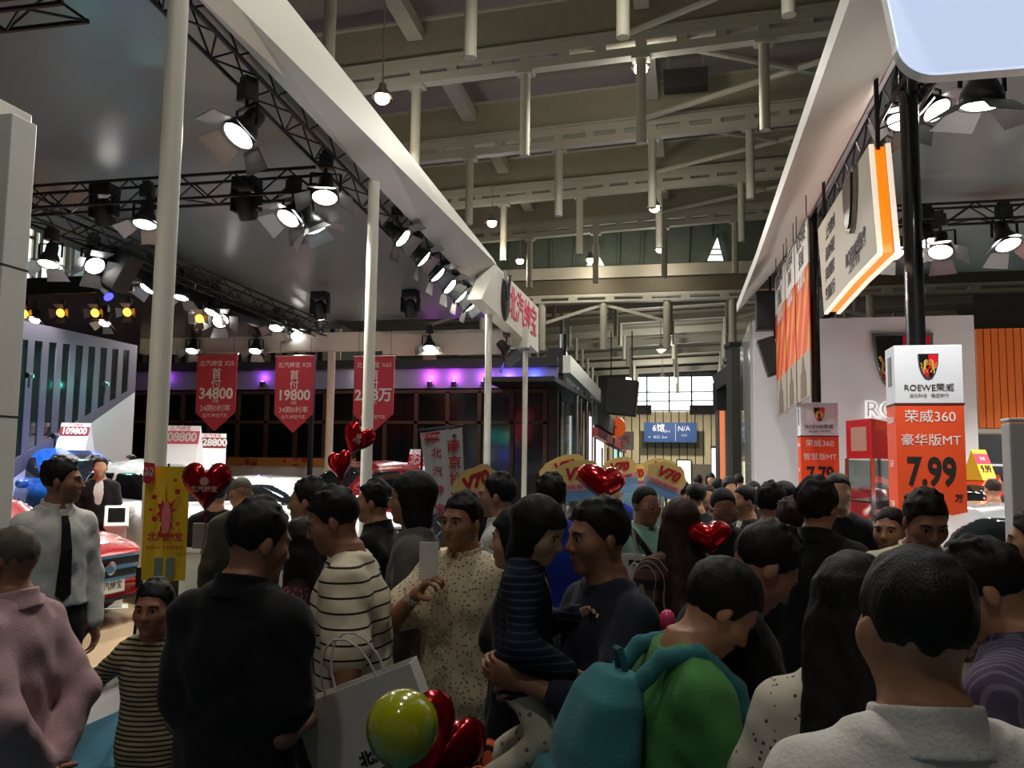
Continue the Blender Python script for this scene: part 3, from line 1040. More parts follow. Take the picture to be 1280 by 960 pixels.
for (x, y), d, lb in bays:
    p = atd(x, y, d) if d else Vector((x, y, 12.2))
    o = empty('high_bay_lamp', p, 0, lb, 'lamp', None)
    MB().tube((0, 0, .2), (0, 0, max(.5, (ROOF + tilt(p.x) if p.y < 39 else 11.65 - .085 * (p.y - 39.4) + tilt(p.x)) - p.z)), .02, n=6).build('hanger_rod', M_STEELD, o)
    MB().lathe([(.05, .26), (.09, .22), (.10, .12), (.27, -.10), (.25, -.10), (.09, .10)], 16).build('reflector', M_CHROME, o, smooth=True)
    on = 'unlit' not in lb
    MB().lathe([(0, .06), (.10, .03), (.17, -.08), (.16, -.18), (.09, -.24), (0, -.26)], 14).build('bulb', M_BAY if on else M_WHITE, o, smooth=True)
    if on:
        l = bpy.data.lights.new('bay_light', 'SPOT'); l.energy = HIGHBAY_W * ((.42 if p.y < 4 else (.8 if p.y < 8 else .85)) if d is None else (.08 if 33 < d < 40 else (2.2 if d > 40 else 1))); l.spot_size = R(165); l.spot_blend = .5; l.shadow_soft_size = .3; l.color = (1, .98, .91)
        lo = bpy.data.objects.new('bay_light', l); COL.objects.link(lo); lo.parent = o; lo.location = (0, 0, -.45)
        if d:
            l = bpy.data.lights.new('bay_uplight', 'POINT'); l.energy = 80 if d < 33 else (60 if d < 40 else 420); l.shadow_soft_size = .3; l.color = (1, .97, .89)
            lo = bpy.data.objects.new('bay_uplight', l); COL.objects.link(lo); lo.parent = o; lo.location = (0, 0, -.5)

# dark box on the roof
p = atd(857, 101, 23.5)
o = empty('roof_duct', p, 0, 'dark rectangular box under the roof deck right of the bright amber lamp', 'duct')
MB().box((0, 0, 0), (1.25, .5, .55)).build('duct_box', mat('duct_dark', (52, 46, 42), .7), o, bevel=.02)
for sx in (-.5, .5): MB().tube((sx, 0, .25), (sx, 0, 1.5), .02, n=6).build('hanger_rod', M_STEELD, o)


# ================================================================== trusses and stage lights
def truss(a, b, label, size=.34, pitch=.42, ang=0):
    a, b = Vector(a), Vector(b)
    t = empty('lighting_truss', (a + b) / 2, 0, label, 'truss')
    a, b = a - t.location, b - t.location
    d = (b - a); L = d.length; d.normalize()
    x = d.cross(Vector((0, 0, 1))).normalized(); z = x.cross(d)
    cs = [(-1, -1), (1, -1), (1, 1), (-1, 1)]
    for i, (u, v) in enumerate(cs):
        off = x * (u * size / 2) + z * (v * size / 2)
        MB().tube(a + off, b + off, .024, n=6).build('chord', M_TRUSS, t, smooth=True)
    n = int(L / pitch)
    for side in range(3):   # left, right and underside
        if side < 2:
            u = (-1, 1)[side]; o1, o2 = x * (u * size / 2) - z * size / 2, x * (u * size / 2) + z * size / 2
        else:
            o1, o2 = -x * size / 2 - z * size / 2, x * size / 2 - z * size / 2
        me = [None, None]
        for i in range(n):
            s0, s1 = (o1, o2) if i % 2 == 0 else (o2, o1)
            base = a + d * (L * i / n)
            if me[i % 2] is None:
                me[i % 2] = MB().tube(s0, s1 + d * (L / n), .013, n=5).build('brace', M_TRUSS, t)
                me[i % 2].location = base; me[i % 2] = me[i % 2].data
            else:
                o = link('brace', me[i % 2], t); o.location = base
    return t


TZ = 5.72
X_F = -5.0
yA = onX(200, -60, X_F).y
tA, tB = onX(232, 0, X_F), onX(588, 376, X_F)
TL = truss(tA + (tA - tB) * .32, tB, 'black lattice truss along the inside of the left white fascia, carrying many lamps')
Yc = 10.7
truss((-10.2, Yc, TZ), (-5.15, Yc, TZ), 'black lattice truss crossing under the left canopy in front, from white column to fascia')
truss((-10.7, 8.6, 5.95), (-9.55, 20.2, 5.2), 'black lattice truss running back along the far side of the left canopy')
truss((-10.2, 5.9, TZ + .05), (-5.15, 5.9, TZ + .05), 'nearest cross truss at the top left corner under the left canopy', size=.3)
truss((-9.5, 19.4, onY(450, 372, 19.4).z), (-5.15, 19.4, onY(450, 372, 19.4).z), 'thin rear cross truss before the white back beam of the left canopy', size=.22)

# prototype lamp with barn doors: origin where it hangs, beam along local -z before tilting
M_HOUS = mat('lamp_housing', (70, 70, 72), .3, metal=.6)
M_DOOR = mat('barn_door', (120, 120, 122), .35, metal=.7)
PARTS_L = {}


def light_meshes(lens):
    if lens in PARTS_L: return PARTS_L[lens]
    out = {}
    mb = MB().box((0, 0, -.04), (.07, .09, .10)).tube((0, 0, -.08), (0, 0, -.16), .018, n=8); out['clamp'] = mesh_np('clamp', mb.v, mb.f, M_TRUSS, False)
    mb = MB().bar((-.17, 0, -.16), (.17, 0, -.16), .03, .014).bar((-.17, 0, -.16), (-.17, 0, -.36), .03, .012).bar((.17, 0, -.16), (.17, 0, -.36), .03, .012)
    out['yoke'] = mesh_np('yoke', mb.v, mb.f, M_TRUSS, False)
    mb = MB().lathe([(0, .20), (.07, .20), (.085, .16), (.088, .05), (.14, -.04), (.155, -.14), (.145, -.14), (.12, -.06), (0, -.05)], 18); out['housing'] = mesh_np('housing', mb.v, mb.f, M_HOUS)
    mb = MB().box((.0, .0, -.02), (.16, .12, .16)); mb.box((0, 0, .08), (.10, .10, .06)); out['ballast'] = mesh_np('ballast', mb.v, mb.f, M_HOUS, False)
    mb = MB().lathe([(0, -.155), (.06, -.150), (.11, -.138), (.142, -.118)], 18); out['lens'] = mesh_np('lens', mb.v, mb.f, lens)
    mb = MB().add([(-.12, .155, -.13), (.12, .155, -.13), (.17, .32, -.24), (-.17, .32, -.24)], [(0, 1, 2, 3)])
    mb.add([(v.x, v.y + .006, v.z + .004) for v in mb.v[:4]], [(3, 2, 1, 0)])
    out['barn_door'] = mesh_np('barn_door', mb.v, mb.f, M_DOOR, False)
    PARTS_L[lens] = out
    return out


def stage_light(p, label, tilt_=30, pan=0, lens=None, power=0, scale=1.0, group=None, color=(1, .95, .88)):
    P_ = light_meshes(lens or M_LENS)
    t = empty('stage_light', p, R(pan), label, 'lamp', group); t.scale = (scale,) * 3
    link('clamp', P_['clamp'], t); link('yoke', P_['yoke'], t); link('ballast', P_['ballast'], t)
    h = link('housing', P_['housing'], t, (0, 0, -.34), (R(tilt_), 0, 0))
    link('lens', P_['lens'], t, (0, 0, -.34), (R(tilt_), 0, 0))
    for k in range(4): link('barn_door', P_['barn_door'], h, (0, 0, 0), (0, 0, R(90 * k)))
    if power:
        l = bpy.data.lights.new('beam', 'SPOT'); l.energy = power; l.spot_size = R(115); l.spot_blend = .6; l.shadow_soft_size = .12; l.color = color
        lo = bpy.data.objects.new('beam', l); COL.objects.link(lo); lo.parent = h; lo.location = (0, 0, -.2)
    return t


def moving_head(p, label, pan=0, lens=None, scale=1.0):
    t = empty('moving_head_lamp', p, R(pan), label, 'lamp'); t.scale = (scale,) * 3
    MB().box((0, 0, -.10), (.36, .28, .17)).build('base', M_BLACK, t, bevel=.02)
    for sg in (-1, 1): MB().box((sg * .19, 0, -.33), (.06, .16, .36)).build('yoke_arm', M_BLACK, t, bevel=.02)
    MB().lathe([(0, .2), (.10, .19), (.145, .10), (.15, -.10), (.13, -.20), (0, -.20)], 16, Matrix.Translation((0, 0, -.42)) @ Matrix.Rotation(R(25), 4, 'X')).build('head', M_BLACK, t, smooth=True)
    MB().lathe([(0, -.205), (.10, -.21), (.11, -.20)], 14, Matrix.Translation((0, 0, -.42)) @ Matrix.Rotation(R(25), 4, 'X')).build('lens', lens or M_DARKG, t)
    return t


def hang(px, py, z=TZ - .52): q = onZ(px, py, z); return Vector((q.x, q.y, z + .36))


def hangX(px, py, X): q = onX(px, py, X); return Vector((X, q.y, q.z + .36))


ORD = ['first', 'second', 'third', 'fourth', 'fifth', 'sixth', 'seventh', 'eighth', 'ninth', 'tenth']
i = 0
for (x, y, tl, pn, pw, sc) in ((308, 150, 35, 150, SPOT_L, 1.3), (407, 232, 22, 200, 0, 1.2), (496, 288, -50, 90, SPOT_L, 1.2), (522, 314, -50, 95, 0, 1.2), (541, 334, -45, 90, SPOT_L, 1.2), (556, 350, -50, 85, 0, 1.2), (570, 362, -45, 90, 0, 1.2), (583, 374, -40, 90, SPOT_L, 1.2)):
    stage_light(hangX(x, y, X_F), 'barn-door spotlight on the left fascia truss, %s from the camera' % ORD[i], tl, pn, power=pw, scale=sc); i += 1
i = 0
for (x, y, tl, pn, pw) in ((183, 267, 14, 190, SPOT_L), (366, 262, 35, 160, 0), (390, 272, 25, -70, SPOT_L)):
    q = onY(x, y, Yc); q.z += .36
    stage_light(q, 'barn-door spotlight on the front cross truss, %s from the left' % ORD[i], tl, pn, power=pw, scale=1.15); i += 1
for (x, y, side) in ((130, 260, 'left'), (308, 252, 'right')):
    q = onY(x, y, Yc); q.z += .36
    moving_head(q, 'black moving-head lamp, unlit, %s one on the front cross truss' % side)
i = 0
for (x, y, tl, pn, pw) in ((63, 318, 16, 190, SPOT_L), (116, 325, 50, -120, 0), (190, 352, 30, 150, 0), (228, 362, 14, 170, SPOT_L), (268, 382, 22, 160, SPOT_L), (276, 396, 55, 210, 0), (346, 403, 25, 190, 0), (371, 414, 40, 215, 0), (396, 420, 20, 180, 0)):
    stage_light(hangX(x, y, -10.4), 'barn-door spotlight on the far-side truss of the left canopy, %s from the left' % ORD[i], tl, pn, power=pw, scale=1.15); i += 1
moving_head(hangX(400, 384, -8.2), 'black moving-head lamp on the rear truss, left one', lens=M_LENS)
moving_head(hangX(513, 382, -6.4), 'black moving-head lamp on the rear truss, right one')
i = 0
for (x, y, pw) in ((241, 432, 0), (320, 432, 0), (537, 428, SPOT_L)):
    q = onY(x, y, 20.35); q.z += .34
    stage_light(q, 'barn-door spotlight in front of the white back beam, %s from the left' % ORD[i], 25, 195, power=pw, scale=1.1); i += 1
stage_light(onX(633, 432, -4.5) + Vector((0, 0, .36)), 'double barn-door spotlight under the far end of the logo fascia', 40, -80, scale=1.4)
for i, (x, y) in enumerate(((33, 392), (78, 391), (121, 391), (161, 390), (251, 398))):
    q = atd(x, y, 17.0)
    stage_light(q + Vector((0, 0, .22)), 'small round amber stage lamp, %s from the left above the louvred panel' % ORD[i], 70, 180 + 12, lens=M_LENSO, scale=.62)
for i, (x, y) in enumerate(((45, 396), (132, 400))):
    stage_light(atd(x, y, 16.9) + Vector((0, 0, .24)), 'white stage lamp among the amber lamps, %s one' % ('left', 'right')[i], 30, 185, scale=.72)
# loudspeaker with blue light on the far-side truss
q = hangX(150, 338, -10.1)
o = empty('line_speaker', q, 0, 'black loudspeaker tilted under the far-side truss, blue light at its foot', 'speaker')
MB().box((0, 0, -.35), (.42, .40, .70), Matrix.Rotation(R(30), 3, 'Y')).build('cabinet', M_BLACK, o, bevel=.02)
MB().bar((0, 0, .05), (0, 0, -.1), .08, .08).build('bracket', M_TRUSS, o)
MB().tube((-.32, -.1, -.70), (-.1, -.14, -.86), .09, n=12).build('lamp_head', M_BLACK, o)
MB().tube((-.1, -.14, -.86), (-.085, -.143, -.875), .085, n=12).build('led_lens', M_LENSB, o)

# ================================================================== left stand
CEIL = 6.5
lc = empty('exhibition_canopy', (-7.4, 11, 0), 0, 'left stand canopy with white angular fascia, grey glossy ceiling and white columns', 'canopy')
OFF = -lc.location


def L(p): return Vector(p) + OFF


cz_ = lambda y: 6.36 - .0876 * (y - 11)
MB().prism([L(q) for q in ((-12.4, 1.5, cz_(1.5)), (-4.6, 1.5, cz_(1.5)), (-4.6, 20.75, cz_(20.75)), (-12.4, 20.75, cz_(20.75)))], (0, 0, .12)).build('ceiling_panel', M_GREYC, lc)
XF = -4.25
top = [onX(368, 0, XF), onX(603, 300, XF)]
cre = [onX(290, 0, XF), onX(612, 322, XF)]
XBT = -4.72
bot = [onX(249, 0, XBT), onX(603, 370, XBT)]


def along(pr, y):
    t = (y - pr[0].y) / (pr[1].y - pr[0].y); return pr[0].lerp(pr[1], t)


y_end = onX(621, 331, XF).y
ys = [2.5, 7, 11, 14.5, y_end]
tz = [along(top, y).z for y in ys]; cz = [along(cre, y).z for y in ys]; bz = [along(bot, y).z for y in ys]
tz[-1] = max(tz[-1], cz[-1] + .02)
MFU = mat('fascia_upper', (232, 232, 220), .45); MFL = mat('fascia_lower', (196, 196, 194), .5)  # lower face greyer: the shade of facing down is put into its colour


def strip(prof, name, m):
    """prof: per station a list of points; closed cross-sections joined along the length"""
    vs = [L(q) for st in prof for q in st]; k = len(prof[0]); fs = []
    for i in range(len(prof) - 1):
        for e in range(k): fs.append((i * k + e, i * k + (e + 1) % k, (i + 1) * k + (e + 1) % k, (i + 1) * k + e))
    fs += [tuple(range(k))[::-1], tuple(range((len(prof) - 1) * k, len(prof) * k))]
    return MB().add(vs, fs).build(name, m, lc)


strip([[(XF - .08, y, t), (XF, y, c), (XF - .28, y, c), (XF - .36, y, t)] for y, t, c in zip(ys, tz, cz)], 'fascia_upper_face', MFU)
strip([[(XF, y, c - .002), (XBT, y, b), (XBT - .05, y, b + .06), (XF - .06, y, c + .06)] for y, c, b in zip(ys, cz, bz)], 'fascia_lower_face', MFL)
# logo panel
XL = XF + .03
pq = [onX(x, y, XL) for x, y in ((620, 331), (673, 385), (673, 441), (602, 374))]
lp = MB().prism([L(q) for q in pq], (-.3, 0, 0)).build('logo_panel', MFU, lc)
zc = (pq[1].z + pq[2].z) / 2 + .05
yl = [onX(x, 400, XL).y for x in (632, 646, 656, 663, 669)]
rot_x = (R(90), 0, R(90))
em = MB().lathe([(0, .0), (.40, .0), (.40, .03), (.34, .05), (0, .05)], 24, Matrix.Translation(L((XL, yl[0] - .1, onX(635, 378, XL).z))) @ Matrix.Rotation(R(90), 4, 'Y') @ Matrix.Scale(1.25, 4, (1, 0, 0)))
em.build('emblem_disc', mat('emblem_dark', (58, 58, 60), .35, metal=.3), lp, smooth=True)
MB().bar(L((XL + .06, yl[0] - .38, zc + .62)), L((XL + .06, yl[0] - .1, zc + .0)), .06, .05).bar(L((XL + .06, yl[0] + .18, zc + .62)), L((XL + .06, yl[0] - .1, zc + .0)), .06, .05).build('emblem_mark', M_CHROME, lp)
rl = mat('sign_red_lit', (206, 50, 84), .5, emit=.15)
text(lp, '北汽绅宝', .86, L((XL + .012, (onX(643, 400, XL).y + onX(665, 400, XL).y) / 2, zc + .02)), rl, rot_x, bold=.0, width=1.0, ext=.006)
# columns
for (x, y, top_z, r) in ((208, 300, 6.0, .088), (463, 400, 5.75, .078), (610, 480, 5.2, .074), (656, 520, 4.75, .07)):
    q = onX(x, y, -4.42)
    MB().tube(L((q.x, q.y, .12)), L((q.x, q.y, top_z)), r, n=20).build('column', M_WHITEC, lc, smooth=True)
    MB().lathe([(r * 1.9, 0), (r * 1.9, .02), (r * 1.05, .03)], 20, Matrix.Translation(L((q.x, q.y, .12)))).build('base_plate', M_WHITEC, lc)
COL1 = onX(208, 300, -4.42)
YB = 20.6
zb0, zb1 = onY(400, 440, YB).z, onY(400, 418, YB).z
MB().box(L((-9.6, YB, (zb0 + zb1) / 2 + .02)), (11.0, .3, zb1 - zb0)).build('back_beam', M_WHITE, lc)
MB().box(L((-6.2, YB - .2, zb0 + .12)), (3.4, .1, .55)).build('back_beam_face', M_WHITE, lc)
q = onY(413, 500, YB)
MB().tube(L((q.x, YB, .12)), L((q.x, YB, zb0)), .10, n=16).build('column', M_WHITEC, lc, smooth=True)

# platform
MW = mat('stage_floor', (200, 176, 142), .22, var=.06, bscale=3)
pf = empty('stage_platform', (-12, 13, 0), 0, 'low glossy tan platform of the left stand with white edge', 'platform')
MB().box((0, 0, .05), (14.6, 19.4, .12)).build('floor_deck', MW, pf)
MB().box((7.33, 0, .055), (.06, 19.4, .13)).build('edge_strip', M_WHITE, pf)
MB().box((0, -9.72, .055), (14.6, .06, .13)).build('edge_strip', M_WHITE, pf)

# white pylon at the left edge
a = onX(5, 400, -4.55); a.z = 0
py_ = empty('white_pylon', (a.x - .05, a.y, 0), 0, 'tall white pylon with a stepped edge at the left border of the picture', 'column')
zt = atd(10, 152, 5.9).z
MB().box((-.30, 0, zt / 2), (.62, .34, zt)).build('core', M_WHITE, py_, bevel=.01)
MB().box((.075, -.03, zt / 2 - .06), (.13, .22, zt - .12)).build('edge_fin', M_WHITE, py_, bevel=.008)
for z in (1.0, 2.1, 3.1): MB().box((.075, -.03, z), (.134, .224, .012)).build('joint_line', M_SEAM, py_)

# louvred grey panel with dark glass slots
a, b = atd(12, 399, 13.2), atd(165, 432, 16.2)
a0, b0 = a.copy(), b.copy(); a0.z = atd(12, 605, 13.2).z; b0.z = atd(162, 490, 16.2).z
lv = empty('louvred_panel', ((a.x + b.x) / 2, (a.y + b.y) / 2, 0), 0, 'grey slanted stand wall with nine dark glass slots and green reflections', 'wall')
O2 = -lv.location
mgl = mat('panel_grey', (98, 94, 108), .5); mslot = mat('slot_glass', (10, 34, 32), .12, spec=.8)
nrm = (b - a).cross(Vector((0, 0, 1))).normalized()
if nrm.dot(Vector((0, -1, 0))) < 0: nrm = -nrm
n = 9
tp = lambda t: a.lerp(b, t); bt = lambda t: a0.lerp(b0, t)
edges = []
for k in range(n):
    t0 = .035 + k * .104; edges.append((t0, t0 + .058))
def quad(t0, t1, f0, f1, off, th, name, m):
    """panel piece between parameters t0..t1 and heights f0..f1 (0 bottom, 1 top)"""
    ps = [bt(t0).lerp(tp(t0), f0), bt(t1).lerp(tp(t1), f0), bt(t1).lerp(tp(t1), f1), bt(t0).lerp(tp(t0), f1)]
    return MB().prism([p + O2 + nrm * off for p in ps], -nrm * th).build(name, m, lv)
quad(0, 1, .88, 1, .06, .18, 'top_rail', mgl)
quad(0, 1, 0, .12, .06, .18, 'bottom_rail', mgl)
xs = [0] + [e for pr in edges for e in pr] + [1.0]
for k in range(0, len(xs), 2): quad(xs[k], xs[k + 1], .12, .88, .06, .18, 'mullion', mgl)
for t0, t1 in edges: quad(t0, t1, .12, .88, -.06, .04, 'slot_pane', mslot)
wpl = MB().prism([bt(0) + O2, bt(1) + O2, Vector((bt(1).x, bt(1).y, .12)) + O2, Vector((bt(0).x, bt(0).y, .12)) + O2], -nrm * .12).build('white_base_wall', mat('white_base', (214, 216, 222), .5), lv)
for k, (px, py, d, c, e) in enumerate(((40, 470, 12.6, (.1, 1, .75), 14), (134, 480, 14.6, (.1, 1, .75), 8), (72, 545, 13.0, (.15, .15, 1), 18))):
    q = atd(px, py, d)  # green lamps are added to make the glow reflected in the slots
    o = empty('colour_wash_lamp', q, 0, ['green wash lamp before the left slots of the louvred panel', 'green wash lamp before the right slots of the louvred panel', 'blue wash lamp low before the louvred panel'][k], 'lamp')
    MB().tube((0, 0, 0), (0, -.10, 0), .035, .045, n=10).build('housing', M_BLACK, o)
    MB().tube((0, .002, 0), (0, .012, 0), .030, n=10).build('lens', mat('wash_%d' % k, tuple(int(255 * v ** .45) for v in c), .3, emit=5, sample=False), o)
    MB().bar((0, -.05, 0), (0, -.05, -.18), .02, .02).build('stem', M_BLACK, o)
    l = bpy.data.lights.new('wash', 'POINT'); l.energy = e; l.color = c; l.shadow_soft_size = .05
    lo = bpy.data.objects.new('wash', l); COL.objects.link(lo); lo.parent = o; lo.location = (0, .10, 0)

# dark neighbour ceiling behind the panel, with slatted fence wall on top of the panel
nc = empty('neighbour_canopy', (-15.5, 19, 5.1), 0, 'dark glossy flat canopy of the stand behind the louvred panel', 'canopy')
MB().box((0, 0, .1), (9.6, 9.5, .2)).build('ceiling_panel', mat('dark_ceiling', (58, 56, 62), .22), nc)
MB().box((0, -4.78, .12), (9.6, .06, .34)).build('front_edge', M_BLACK, nc)
for x in (-4.4, 4.4): MB().bar((x, 4, 0), (x, 4, -5.1), .12, .12).build('post', M_BLACK, nc)

# black back wall of the neighbouring stand
YW = 27.0
xl, xr = onY(150, 500, YW).x, onY(697, 500, YW).x
zt, zs, zg = onY(430, 452, YW).z, onY(430, 462, YW).z, onY(430, 486, YW).z
bw_ = empty('black_stand_wall', ((xl + xr) / 2, YW, 0), 0, 'long black stand wall with brown framed glass and a purple lit grey band', 'wall')
W_ = xr - xl
MB().box((0, .15, zg / 2), (W_, .2, zg)).build('black_cladding', mat('cladding_black', (16, 15, 16), .3), bw_)
MB().box((0, .10, (zs + zg) / 2), (W_, .2, zs - zg)).build('grey_band', mat('band_grey', (120, 116, 128), .6), bw_)
MB().box((0, .0, (zt + zs) / 2 + .03), (W_, .3, zt - zs)).build('top_truss_cover', mat('cover_dark', (34, 32, 30), .6), bw_)
mbrown = mat('frame_brown', (70, 42, 22), .5)
zf1, zf0 = zg - .12, 1.35
for k in range(15):
    x = -W_ / 2 + .4 + k * (W_ - .8) / 14
    MB().box((x, -.02, (zf0 + zf1) / 2), (.13, .12, zf1 - zf0)).build('frame_post', mbrown, bw_)
    if k < 14:
        MB().box((x + (W_ - .8) / 28, .03, (zf0 + zf1) / 2), ((W_ - .8) / 14 - .14, .04, zf1 - zf0 - .1)).build('glass_pane', M_DARKG, bw_)
for z in (zf1, (zf0 + zf1) / 2 + .35): MB().box((0, -.03, z), (W_ - .6, .10, .10)).build('frame_rail', mbrown, bw_)
for k, (x, c) in enumerate(((205, (.45, .1, 1)), (328, (.45, .1, 1)), (537, (.8, .1, 1)), (567, (.6, .1, 1)), (604, (.5, .1, 1)), (635, (.25, .12, 1)), (667, (.08, .12, 1)), (455, (.9, .9, 1)))):
    q = onY(x, 477, YW - .12)
    o = empty('uplight', q, 0, 'purple-blue uplight on the grey band of the black wall, %s from left' % ['first', 'second', 'fourth', 'fifth', 'sixth', 'seventh', 'last', 'third, white'][k], 'lamp')
    MB().lathe([(.05, -.16), (.09, -.14), (.09, 0), (.07, .0), (.07, -.02), (0, -.02)], 12).build('housing', M_BLACK, o)
    MB().lathe([(0, .03), (.05, .02), (.066, -.01)], 12).build('lens', mat('up_%d' % k, tuple(int(255 * v ** .45) for v in c), .3, emit=14, sample=False), o)
    l = bpy.data.lights.new('up', 'POINT'); l.energy = 26 if k > 1 else 14; l.color = c; l.shadow_soft_size = .05
    lo = bpy.data.objects.new('up', l); COL.objects.link(lo); lo.parent = o; lo.location = (0, -.06, .16)
# low print partition under it
pp = empty('low_partition', (onY(330, 600, 24).x, 24, 0), 0, 'low grey partition with a red and gold printed top strip behind the cars', 'wall')
MB().box((0, 0, .85), (6.0, .1, 1.7 - .12)).build('panel', mat('part_grey', (170, 166, 160), .6), pp)
m_strip = pattern('strip_print', (150, 100, 40), (140, 30, 36), 'v', 3.0, .34)
MB().box((0, -.01, 1.72), (6.0, .12, .26)).build('print_strip', m_strip, pp)
for x in (-1.5, 1.5): MB().box((x, -.055, .8), (.03, .02, 1.5)).build('joint_line', M_SEAM, pp)

# hall end seen above the back beam: slatted screen
xsr = onY(424, 450, 28.5).x
ss = empty('slatted_screen', (xsr - 8, 28.5, 0), 0, 'beige screen wall with black vertical slats rising behind the black stand wall', 'wall')
z0, z1 = 4.9, 6.6
MB().box((0, .1, (z0 + z1) / 2), (16, .08, z1 - z0)).build('backing', mat('screen_beige', (150, 140, 118), .7), ss)
me = None
for k in range(34):
    if me is None: o = MB().box((0, 0, 0), (.14, .12, z1 - z0)).build('slat', M_BLACK, ss); me = o.data
    else: o = link('slat', me, ss)
    o.location = (-7.8 + k * .47, 0, (z0 + z1) / 2)
MB().box((0, -.02, z0), (16, .16, .2)).build('rail', M_BLACK, ss)
for x in (-7.8, 7.8): MB().box((x, .1, z0 / 2), (.2, .2, z0)).build('post', M_BLACK, ss)


# hanging red arrow banners
def arrow_banner(px0, px1, py0, py1, Y, price, title, label, tail):
    a, b = onY(px0, py0, Y), onY(px1, py1, Y)
    wd, ht = b.x - a.x, a.z - b.z
    o = empty('hanging_banner', ((a.x + b.x) / 2, Y, a.z), 0, label, 'banner', None)
    h2 = ht * .76
    MB().prism([(-wd / 2, 0, 0), (wd / 2, 0, 0), (wd / 2 * .98, 0, -h2), (0, 0, -ht), (-wd / 2 * .98, 0, -h2)], (0, .02, 0)).build('cloth', M_REDB, o)
    MB().tube((-wd / 2 - .02, .01, 0), (wd / 2 + .02, .01, 0), .02, n=8).build('rod', M_CHROME, o)
    for sx in (-1, 1): MB().tube((sx * wd * .4, .01, 0), (sx * wd * .4, .01, zb0 - a.z + .3), .006, n=5).build('hanging_wire', M_TRUSS, o)
    f = -.004
    text(o, title, wd * .145, (0, f, -ht * .125), M_TXTW, name='title_line')
    text(o, '首', wd * .25, (0, f, -ht * .26), M_TXTW, bold=.002)
    text(o, '付', wd * .25, (0, f, -ht * .39), M_TXTW, bold=.002)
    text(o, price, wd * (.34 if len(price) <= 5 else .28), (0, f, -ht * .52), M_TXTW, bold=.010, name='price')
    text(o, '元起', wd * .085, (0, f, -ht * .615), M_TXTW, name='small_line')
    text(o, tail, wd * .17, (0, f, -ht * .71), M_TXTW, name='small_line')
    text(o, '北汽·绅宝汽车', wd * .10, (0, f, -ht * .80), M_TXTW, name='small_line')
    return o


arrow_banner(247, 293, 443, 539, 19.9, '34800', '北汽绅宝 X25', 'red arrow-shaped banner reading 34800, leftmost of the hanging three', '24期0利率')
arrow_banner(345, 390, 445, 541, 19.9, '19800', '北汽绅宝 X25', 'red arrow-shaped banner reading 19800, middle of the hanging three', '24期0利率')
b3 = arrow_banner(443, 491, 445, 541, 18.6, '2.38万', '北汽绅宝 X65', 'red arrow-shaped banner half hidden behind a white column', ' ')

# stands further along the aisle, left side
XS = -4.7
o = empty('glass_stand_wall', Vector((XS, onX(711, 520, XS).y, 0)), 0, 'tall grey-green glass wall at the corner of the black stand', 'wall')
ya, yb = onX(698, 520, XS).y - o.location.y, onX(726, 520, XS).y - o.location.y
zt = onX(698, 462, XS).z
mgw = mat('stand_glass', (120, 136, 128), .08, spec=.9)
MB().box((0, (ya + yb) / 2, zt / 2), (.08, yb - ya, zt)).build('glass_pane', mgw, o)
MB().box((.02, (ya + yb) / 2, zt - .25), (.10, yb - ya, .5)).build('top_frame', M_BLACK, o)
for y in (ya, yb): MB().box((.02, y, zt / 2), (.14, .12, zt)).build('post', M_BLACK, o)
MB().tube((.1, ya + .3, zt - .4), (.1, ya + .3, zt + 1.3), .14, n=12).build('steel_mast', M_CHROME, o)
MB().box((-.1, ya, zt + .3), (.5, .5, .9)).build('winch_box', M_BLACK, o)
X2 = -4.0
pqs = [onX(x, y, X2) for x, y in ((713, 444), (751, 487), (751, 503), (713, 466))]
o = empty('white_far_fascia', (X2, pqs[0].y, 0), 0, 'white fascia board of the second stand along the left of the aisle', 'canopy')
OO = -o.location
MB().prism([q + OO for q in pqs], (-.25, 0, 0)).build('fascia_board', MFU, o)
yq = [onX(x, 500, X2).y - o.location.y for x in (728, 733, 740, 746)]
for y, r in zip(yq, (.09, .05, .09, .05)): MB().tube((-.2, y, 0), (-.2, y, pqs[3].z - .2), r, n=10).build('steel_post', M_CHROME, o, smooth=True)
MB().box((-1.2, 2.0, pqs[2].z - .1), (2.2, 9, .15)).build('ceiling_panel', M_BLACK, o)
mscr = mat('screen_white', (244, 250, 255), .4, emit=1.5)
for k, (xa, xb, ya_, yb_, lb) in enumerate(((735, 741, 520, 600, 'narrow bright white light panel beside steel posts, left of the aisle'), (746, 754, 545, 604, 'wide bright white light panel further along the left of the aisle'), (768, 776, 560, 582, 'small pale green screen far along the left of the aisle'))):
    p, q = onX(xa, ya_, X2 - .3), onX(xb, yb_, X2 - .3)
    s_ = empty('light_panel', (X2 - .3, (p.y + q.y) / 2, 0), 0, lb, 'screen')
    MB().box((0, 0, (p.z + q.z) / 2), (.06, abs(q.y - p.y), abs(p.z - q.z))).build('screen', mscr if k < 2 else mat('screen_green', (190, 236, 220), .4, emit=.9), s_)
    MB().box((-.06, 0, p.z / 2), (.06, abs(q.y - p.y) + .1, p.z + .1)).build('backing', M_BLACK, s_)
o = empty('third_stand', (X2, 0, 0), 0, 'dark stand front with striped awning further along the left of the aisle', 'wall')
pA = [onX(x, y, X2) for x, y in ((747, 505), (770, 527), (770, 545), (747, 530))]
MB().prism([q - o.location for q in pA], (-.3, 0, 0)).build('awning', mat('awning_dark', (52, 58, 50), .6), o)
pA = [onX(x, y, X2 + .02) for x, y in ((747, 534), (783, 556), (783, 566), (747, 545))]
MB().prism([q - o.location for q in pA], (-.3, 0, 0)).build('print_strip', mat('strip_red', (150, 50, 44), .6), o)
for x in (755, 763, 775, 781):
    q = onX(x, 560, X2)
    MB().tube((-.1, q.y, 0), (-.1, q.y, q.z), .06, n=8).build('post', M_CHROME, o)
